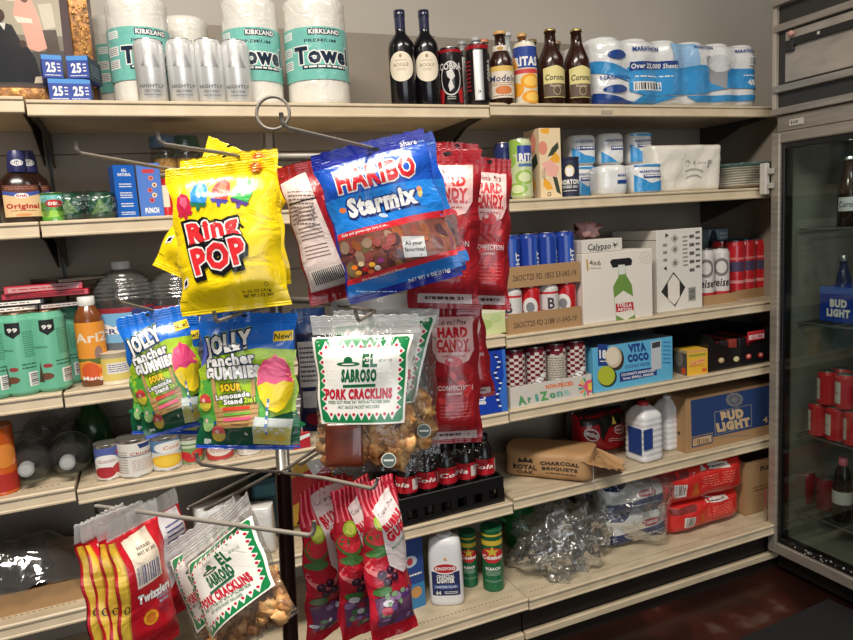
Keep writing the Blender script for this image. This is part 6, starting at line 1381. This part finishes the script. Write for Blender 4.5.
# --- sour gummies
c4 = (100, 290, 3.767)
def jollyart():
    a = Art(corners=((378, 80), (742, 88), (340, 594)))
    LI = F_(170, 204, 44); G1 = F_(84, 168, 64); DG = F_(16, 82, 52); TAN = F_(190, 150, 96); NV_ = F_(24, 38, 66); WD = F_(150, 110, 66)
    a.poly([(352, 300), (420, 250), (600, 216), (738, 224), (737, 470), (348, 480)], LI).poly([(348, 340), (430, 330), (432, 490), (345, 480)], G1).poly([(580, 330), (640, 300), (640, 480), (580, 470)], G1)
    a.poly([(341, 486), (430, 500), (600, 480), (738, 452), (738, 582), (340, 580)], DG)
    for k in range(10): a.ell(350+k*42, 492+((k*17) % 20), 24, 12, F_(24, 100, 58), 10)
    a.poly([(412, 330), (428, 326), (442, 520), (426, 522)], TAN).poly([(568, 318), (584, 316), (590, 500), (574, 502)], TAN).poly([(418, 440), (600, 418), (594, 498), (430, 516)], TAN)
    for k in range(4): a.poly([(420+k*3, 456+k*16), (598-k, 434+k*16), (598-k, 437+k*16), (420+k*3, 459+k*16)], WD)
    a.poly([(456, 436), (566, 426), (566, 436), (456, 448)], F_(222, 70, 50)).poly([(460, 458), (568, 446), (568, 454), (460, 467)], F_(110, 180, 70)).poly([(456, 476), (570, 464), (570, 474), (456, 487)], F_(230, 90, 130)).lines(490, 492, 560, 498, 1, F_(90, 60, 40), .7)
    for (t_, x, y, h, w_, r_) in (('JOLLY', 482, 196, 64, 190, 12), ('rancher', 492, 258, 40, 200, 6), ('GUMMIES', 500, 306, 40, 222, 4)): a.text(t_, x, y, h, LI, w=w_, rot=r_, bold=.14)
    a.text('JOLLY', 482, 196, 62, FW, w=186, rot=12, bold=.055, out=NV_, ow=.075).text('rancher', 492, 258, 40, FW, w=196, rot=6, bold=.05, out=NV_, ow=.07).text('GUMMIES', 500, 306, 40, FW, w=216, rot=4, bold=.08, out=NV_, ow=.06)
    a.text('SOUR', 492, 360, 25, F_(240, 200, 40), w=82, rot=4, bold=.06, out=F_(60, 40, 20), ow=.08).text('Lemonade', 498, 390, 19, FW, w=136, rot=7, bold=.05, out=NV_, ow=.09).text('Stand', 500, 411, 18, FW, w=76, rot=6, bold=.05, out=NV_, ow=.09).text('2in1', 566, 404, 18, F_(180, 210, 50), w=44, rot=4, bold=.06, out=NV_, ow=.08)
    a.poly([(655, 156), (732, 150), (731, 188), (656, 194)], F_(236, 200, 30)).text('New!', 692, 172, 22, FK, w=68, rot=4, bold=.02)
    # two tone lemon, straw and carton
    a.poly([(668, 236), (676, 248), (700, 256), (722, 290), (728, 340), (716, 400), (694, 440), (664, 456), (630, 440), (604, 400), (592, 350), (598, 300), (622, 262), (654, 250)], F_(238, 208, 30)).poly([(668, 238), (676, 250), (700, 258), (722, 292), (727, 345), (690, 338), (660, 352), (628, 340), (594, 356), (599, 302), (622, 264), (654, 252)], F_(224, 70, 120))
    a.poly([(586, 466), (716, 484), (694, 584), (558, 574)], F_(206, 214, 206)).poly([(580, 500), (708, 515), (694, 584), (560, 574)], F_(190, 190, 110)).ell(620, 545, 28, 16, F_(214, 190, 70), 12).ell(664, 556, 22, 12, F_(206, 180, 60), 12)
    for k in range(9): a.poly([(640-k*1.6, 404+k*15), (632-k*1.6, 402+k*15), (630-k*1.6, 416+k*15), (638-k*1.6, 419+k*15)], FW if k % 2 else F_(60, 110, 180))
    for (x, y, c_a, c_b) in ((382, 420, (214, 70, 70), (206, 190, 60)), (386, 496, (90, 170, 90), (150, 190, 120)), (432, 534, (210, 90, 90), (206, 180, 70))):
        a.ell(x, y, 27, 34, F_(*c_b), 14, 10).poly([(x-27, y), (x-22, y-24), (x, y-34), (x+22, y-24), (x+27, y)], F_(*c_a)).ell(x-6, y-8, 8, 8, F_(236, 190, 180), 8)
    a.poly([(372, 556), (398, 560), (396, 578), (370, 576)], F_(200, 206, 200)).ell(540, 534, 8, 8, F_(206, 214, 206), 4).poly([(340, 580), (738, 584), (738, 594), (340, 592)], F_(30, 70, 170)).ell(540, 96, 12, 6, HOLE, 12)
    return a
JA = jollyart(); JB = F_(22, 104, 200)
bag('sour_gummy_bag', 'front right blue and green sour gummies bag with a yellow New! flag', 'candy bag', c4, (378, 80), (742, 88), (340, 594), .72, JA, JB, T=.03, seed=11, group='sour gummy bags', amp=.003)
bag('sour_gummy_bag', 'left tilted blue and green sour gummies bag hanging over the canned food', 'candy bag', c4, (60, 108), (318, 52), (150, 570), (.735, .755, .735), JA, JB, T=.026, seed=12, group='sour gummy bags', amp=.003)
bag('sour_gummy_bag', 'sour gummies bag squeezed between and behind the two front ones', 'candy bag', c4, (110, 100), (372, 96), (130, 545), .79, JA, JB, T=.02, seed=13, group='sour gummy bags')
a = Art(100, 300).rect(10, 110, 70, 220, F_(200, 196, 190)).lines(14, 120, 66, 210, 8, F_(60, 60, 70)).rect(14, 60, 60, 100, F_(180, 180, 176)).rect(0, 240, 100, 300, F_(30, 66, 120)).ell(50, 30, 30, 16, F_(150, 30, 50))
bag('blue_snack_bag', 'dark blue bag with a pale panel behind the left edge of the crackling bags', 'snack bag', c5, (-26, 66), (84, 58), (-6, 480), .82, a, F_(18, 32, 70), T=.02, seed=14)
# --- pork cracklings
GRNL = m((24, 120, 66), 'gloss'); LW = m((228, 226, 218), 'gloss'); CRD = m((186, 34, 54), 'gloss'); GT = m((28, 96, 60), 'gloss')
RIND = noisy('pork_rind', [(.3, (150, 92, 44)), (.5, (190, 136, 76)), (.68, (220, 178, 118))], 90, .55, 0, bump=.6, coat=.15)
def cracklabel(cor, q, rot, sc):
    """q: label corners TL TR BR BL in crop pixels; green toothed border, red dots, lettering"""
    a = Art(corners=cor)
    def bl(s, t_): A, B, C, D = [Vector(p) for p in q]; p = A*(1-s)*(1-t_)+B*s*(1-t_)+C*s*t_+D*(1-s)*t_; return (p.x, p.y)
    a.poly([bl(*p) for p in ((0, 0), (.25, 0), (.5, 0), (.75, 0), (1, 0), (1, .25), (1, .5), (1, .75), (1, 1), (.75, 1), (.5, 1), (.25, 1), (0, 1), (0, .75), (0, .5), (0, .25))], LW)
    a.poly([bl(*p) for p in ((.05, .02), (.5, .02), (.95, .02), (.975, .05), (.975, .5), (.975, .95), (.95, .98), (.5, .98), (.05, .98), (.025, .95), (.025, .5), (.025, .05))], GRNL)
    P = []; nt_, ns = 9, 7; o, i_ = .045, .105
    for k in range(nt_): P += [bl(.10+.80*k/nt_, i_+.03), bl(.10+.80*(k+.5)/nt_, o)]
    P.append(bl(.90, i_+.03))
    for k in range(ns): P += [bl(.90+.0, .13+.74*k/ns), bl(.955, .13+.74*(k+.5)/ns)]
    P.append(bl(.90, .87))
    for k in range(nt_): P += [bl(.90-.80*k/nt_, .87), bl(.90-.80*(k+.5)/nt_, .955)]
    P.append(bl(.10, .87))
    for k in range(ns): P += [bl(.10, .87-.74*k/ns), bl(.045, .87-.74*(k+.5)/ns)]
    P = [p for k, p in enumerate(P) if k == 0 or (Vector(p)-Vector(P[k-1])).length > .5]
    a.poly(P, LW)
    r_ = 5.5*sc
    for k in range(nt_): a.ell(*bl(.10+.80*(k+.5)/nt_, .115), r_, r_, CRD, 10).ell(*bl(.10+.80*(k+.5)/nt_, .885), r_, r_, CRD, 10)
    for k in range(ns): a.ell(*bl(.915, .13+.74*(k+.5)/ns), r_, r_, CRD, 10).ell(*bl(.085, .13+.74*(k+.5)/ns), r_, r_, CRD, 10)
    w_ = (Vector(q[1])-Vector(q[0])).length; h_ = (Vector(q[3])-Vector(q[0])).length
    def tx(s, x, y, h, mt, ww, b_): a.text(s, *bl(x, y), h*h_, mt, w=ww*w_, rot=rot, bold=b_)
    a.ell(*bl(.37, .31), .12*w_, .026*h_, GT, 16, -rot).ell(*bl(.37, .27), .045*w_, .045*h_, GT, 12, -rot).ell(*bl(.37, .312), .07*w_, .008*h_, LW, 14, -rot)
    tx('EL', .60, .27, .14, GT, .15, .05); tx('SABROSO', .48, .44, .13, GT, .36, .07); tx('PORK CRACKLINS', .47, .65, .105, CRD, .68, .07)
    tx('FRIED OUT PORK FAT WITH ATTACHED SKIN', .47, .745, .035, GT, .62, .02); tx('HOT SAUCE PACKET INCLUDED', .47, .80, .035, GT, .42, .02); tx('NET WT 2 OZ', .76, .28, .03, GT, .13, 0); tx('TRADICIONAL', .36, .20, .025, GT, .14, 0)
    q2 = [bl(.30, .545), bl(.66, .54), bl(.66, .575), bl(.30, .58)]; a.poly(q2, GT)
    return a
def crack(y0, y1, n, seed, x0=.12, x1=.88, packet=False, stick=(), flat=1.0, yl=1.0):
    def rinds(q, W, H, T):
        rn = random.Random(seed)
        for k in range(n):
            u = rn.uniform(x0, x1); v = rn.uniform(y0, y1); e = max(.2, (1-abs(2*u-1)**2.4))
            lo = v > yl
            q.blob((W*u, H*v, (rn.uniform(-.22, .22)-(.45 if lo else 0))*T*e), rn.uniform(.006, .0115)*(.75 if lo else 1)*flat, RIND, seed+k, 10, .45, 2.5, (1, 1, .7))
    out = [('pork_cracklings', rinds, 'stuff')]
    if packet:
        def pk(q, W, H, T): pillow(q, W*.34, H*.27, T*.25, noisy('sauce_packet', [(.3, (60, 24, 16)), (.6, (100, 44, 26))], 30, .3, coat=.5), 4, 4, .001, 3, M=Matrix.Translation((W*.13, H*.06, T*.36)))
        out.append(('sauce_packet', pk, None))
    def sti(q, W, H, T):
        for (u, v) in stick:
            M = Matrix.Translation((W*u, H*v, T*.5)); q.lathe([(.0075, 0), (.0075, .0004)], m((206, 210, 200)), 20, M); q.lathe([(.0066, .0005), (.0066, .0006)], m((80, 96, 90)), 20, M); q.add([(W*u-.005, H*v-.001, T*.5+.0008), (W*u+.005, H*v-.001, T*.5+.0008), (W*u+.005, H*v+.001, T*.5+.0008), (W*u-.005, H*v+.001, T*.5+.0008)], [(0, 1, 2, 3)], m((206, 210, 200)), False)
    if stick: out.append(('round_sticker', sti, None))
    return out
CF_ = clear((246, 246, 244), .12, .25, 40, .5, 'bag_film_clear', .03)
CFH = clear((240, 240, 238), .15, .3, 60, .6, 'bag_header_film', .32)
cor = ((36, 88), (402, 80), (82, 618))
bag('pork_crackling_bag', 'front white and green labelled pork cracklins bag in the middle of the rack', 'snack bag', c5, *cor, .705, cracklabel(cor, ((38, 160), (388, 148), (386, 440), (86, 446)), 1.5, 1), CF_, T=.04, st=.10, zones=[(.88, 1, CFH)], seed=15, group='pork cracklins bags', contents=crack(.07, .38, 95, 5, packet=True, stick=((.70, .10),)))
cor = ((110, 70), (466, 62), (150, 560))
bag('pork_crackling_bag', 'second pork cracklins bag behind the upper front one, its right border showing', 'snack bag', c5, *cor, .75, cracklabel(cor, ((112, 118), (462, 84), (412, 372), (150, 400)), 4, 1), CF_, T=.035, st=.10, zones=[(.88, 1, CFH)], seed=16, group='pork cracklins bags', contents=crack(.08, .42, 75, 105, stick=((.84, .18),)))
cor = ((100, 20), (440, 10), (170, 540))
bag('pork_crackling_bag', 'rearmost upper pork cracklins bag with its clear top standing above the others', 'snack bag', c5, *cor, .79, cracklabel(cor, ((150, 100), (440, 90), (420, 380), (180, 400)), 2, 1), CF_, T=.03, st=.10, zones=[(.88, 1, CFH)], seed=17, group='pork cracklins bags', contents=crack(.03, .42, 40, 205, x0=.3, stick=((.92, .2),)))
c6 = (60, 470, 3.554)
cor = ((432, 288), (668, 78), (575, 700))
bag('pork_crackling_bag', 'lower tilted pork cracklins bag, the nearer of the pair beside the licorice', 'snack bag', c6, *cor, (.640, .592), cracklabel(cor, ((462, 338), (690, 158), (766, 392), (560, 604)), 37, .9), CF_, T=.026, st=.10, zones=[(.88, 1, CFH)], seed=18, group='pork cracklins bags', contents=crack(.06, .42, 95, 305, flat=.85, yl=.16))
cor = ((372, 282), (604, 96), (500, 700))
bag('pork_crackling_bag', 'lower pork cracklins bag tucked behind the near one, its green left border showing', 'snack bag', c6, *cor, (.682, .634), cracklabel(cor, ((404, 322), (630, 170), (700, 400), (500, 580)), 35, .9), CF_, T=.024, st=.10, zones=[(.88, 1, CFH)], seed=20, group='pork cracklins bags', contents=crack(.06, .42, 70, 405, flat=.85, yl=.16))
# --- licorice twists bags
TRD = F_(186, 22, 36); TYE = F_(226, 186, 56)
def twiz(full):
    a = Art(100, 260)
    a.poly([(2, 0), (2, 222), (9, 220), (11, 120), (10, 0)], TYE).poly([(9, 220), (11, 220), (13, 120), (12, 0), (10, 0), (11, 120)], F_(190, 140, 40))
    a.poly([(20, 216), (72, 222), (74, 134), (24, 130)], F_(222, 206, 186)).text('BERRIES', 50, 196, 5, FK, w=26).text('BEST BY 2025', 52, 188, 5, FK, w=36)
    a.bars(26, 136, 70, 168, F_(70, 76, 130), 15)
    a.text('Twizzlers', 56, 110, 15, FW, w=66, bold=.07, out=F_(120, 10, 20), ow=.03).text('TWISTS', 68, 97, 5, F_(150, 180, 200), w=26, bold=.03).text('BITES', 70, 89, 5, F_(150, 180, 200), w=20, bold=.03)
    a.ell(42, 70, 12, 13, F_(222, 150, 40), 16).ell(42, 70, 8, 9, F_(196, 110, 30), 12).ell(66, 76, 9, 9, F_(150, 30, 44), 14).ell(60, 83, 5, 4, F_(170, 50, 60), 10).ring(8, 100, 4, 7, 1.6, FK, 10)
    return a
TA = twiz(1)
for k in range(4):
    sh = -38*k; dk = .0*k
    lb = ('front red licorice bag with a barcode panel, rightmost of its row', 'second red licorice bag from the front of the row at the lower left', 'third red licorice bag, behind the second', 'rearmost red licorice bag, at the far left of the row')[k]
    bag('licorice_bag', lb, 'candy bag', c6, (150+sh, 188+4*k), (345+sh, 100+6*k), (235+sh*.9, 710), (.575+.006*k, .628+.006*k), TA, TRD, T=.022, st=.16, seed=21+k, group='red licorice bags', zones=[(.872, 1, CFH)], ridges=True, amp=.002)
a = Art(corners=((280, 130), (416, 58), (370, 500))).poly([(300, 180), (416, 120), (440, 250), (360, 420), (330, 420)], F_(200, 196, 200))
for k in range(9): a.poly([(352+k*1.5, 196+k*16), (420+k*2, 160+k*16), (420+k*2, 165+k*16), (352+k*1.5, 201+k*16)], F_(70, 80, 130))
bag('licorice_bag', 'licorice bag turned around, its white nutrition panel showing behind the front one', 'candy bag', c6, (270, 132), (416, 60), (365, 560), (.66, .72, .66), a, TRD, T=.02, st=.16, seed=27, group='red licorice bags', zones=[(.86, 1, CFH)])
# --- bubble gum bags
c7 = (270, 450, 3.37); GR_ = F_(174, 28, 46)
def gumart(cor, q, rot):
    a = Art(corners=cor); A, B, D = [Vector(p) for p in cor]
    U = lambda u, v: tuple(A+(B-A)*u+(D-A)*v)
    def pl(pts, c): a.poly([U(*p) for p in pts], F_(*c))
    for k in range(9): pl([(.02+k*.11, 0), (.06+k*.11, 0), (.08+k*.11, .2), (.04+k*.11, .2)], (226, 110, 120))
    def el(u, v, ru, rv, c, n=14): a.poly([U(u+ru*math.cos(t_), v+rv*math.sin(t_)) for t_ in [2*PI*k/n for k in range(n)]], F_(*c))
    el(.22, .34, .22, .08, (70, 110, 50)); el(.22, .33, .20, .065, (206, 50, 60)); el(.24, .25, .13, .05, (150, 180, 50)); el(.24, .25, .09, .035, (190, 206, 90)); el(.3, .52, .3, .08, (214, 120, 120)); el(.28, .50, .28, .06, (180, 26, 44)); el(.20, .44, .2, .03, (70, 120, 60))
    for u, v in ((.22, .58), (.38, .56), (.30, .63), (.46, .61)): el(u, v, .085, .028, (50, 18, 40)); el(u-.02, v-.01, .025, .009, (120, 80, 110), 8)
    el(.2, .68, .16, .03, (60, 110, 50)); el(.66, .50, .10, .035, (206, 190, 160)); pl([(.05, .72), (.5, .70), (.9, .74), (.95, .92), (.1, .90)], (96, 60, 92))
    rn = random.Random(int(cor[0][0]))
    for k in range(26): el(rn.uniform(.1, .92), rn.uniform(.70, .90), rn.uniform(.04, .10), rn.uniform(.012, .028), rn.choice([(90, 50, 120), (210, 206, 210), (60, 110, 60), (120, 150, 110), (60, 40, 60), (170, 40, 60), (150, 120, 160)]), 7)
    pl([(.0, .93), (1, .93), (1, 1), (0, 1)], (180, 20, 36))
    a.poly(q, F_(214, 200, 198)); qc = sum((Vector(p) for p in q), Vector((0, 0)))/len(q)
    ang = math.degrees(math.atan2(-(q[1][1]-q[0][1]), q[1][0]-q[0][0])); dn = (Vector(q[-1])-Vector(q[0])); L_ = dn.length; dn.normalize(); wq = (Vector(q[1])-Vector(q[0])).length; tm = (Vector(q[0])+Vector(q[1]))/2
    for s_, off, h, w_, c_, b_ in (('Colonial Pine', .16, 13, .8, (60, 40, 60), .0), ('BUBBLE', .38, 24, .86, (196, 30, 50), .07), ('GUM', .58, 34, .74, (196, 30, 50), .07), ('ASSORTED', .80, 10, .6, (90, 140, 110), .02)):
        p = tm+dn*L_*off; a.text(s_, p.x, p.y, h, F_(*c_), w=w_*wq, rot=rot, bold=b_)
    return a
for k, (cor, q, d_, lb) in enumerate((
    (((286, 118), (424, 78), (352, 660)), [(320, 206), (402, 126), (440, 250), (452, 386), (420, 418), (372, 392)], (.62, .655), 'nearest red fruit bubble gum bag, rightmost of the three'),
    (((200, 138), (342, 80), (250, 660)), [(250, 190), (322, 120), (360, 250), (372, 380), (330, 420), (300, 390)], (.65, .685), 'middle bubble gum bag of the three, behind the nearest'),
    (((94, 150), (250, 74), (128, 660)), [(136, 156), (245, 96), (262, 230), (270, 350), (210, 372), (180, 350)], (.685, .72), 'leftmost bubble gum bag of the three, by the rack post'))):
    bag('bubble_gum_bag', lb, 'candy bag', c7, *cor, d_, gumart(cor, q, 30 if k else 38), GR_, T=.028, st=.12, seed=30+k, group='fruit bubble gum bags', amp=.003)
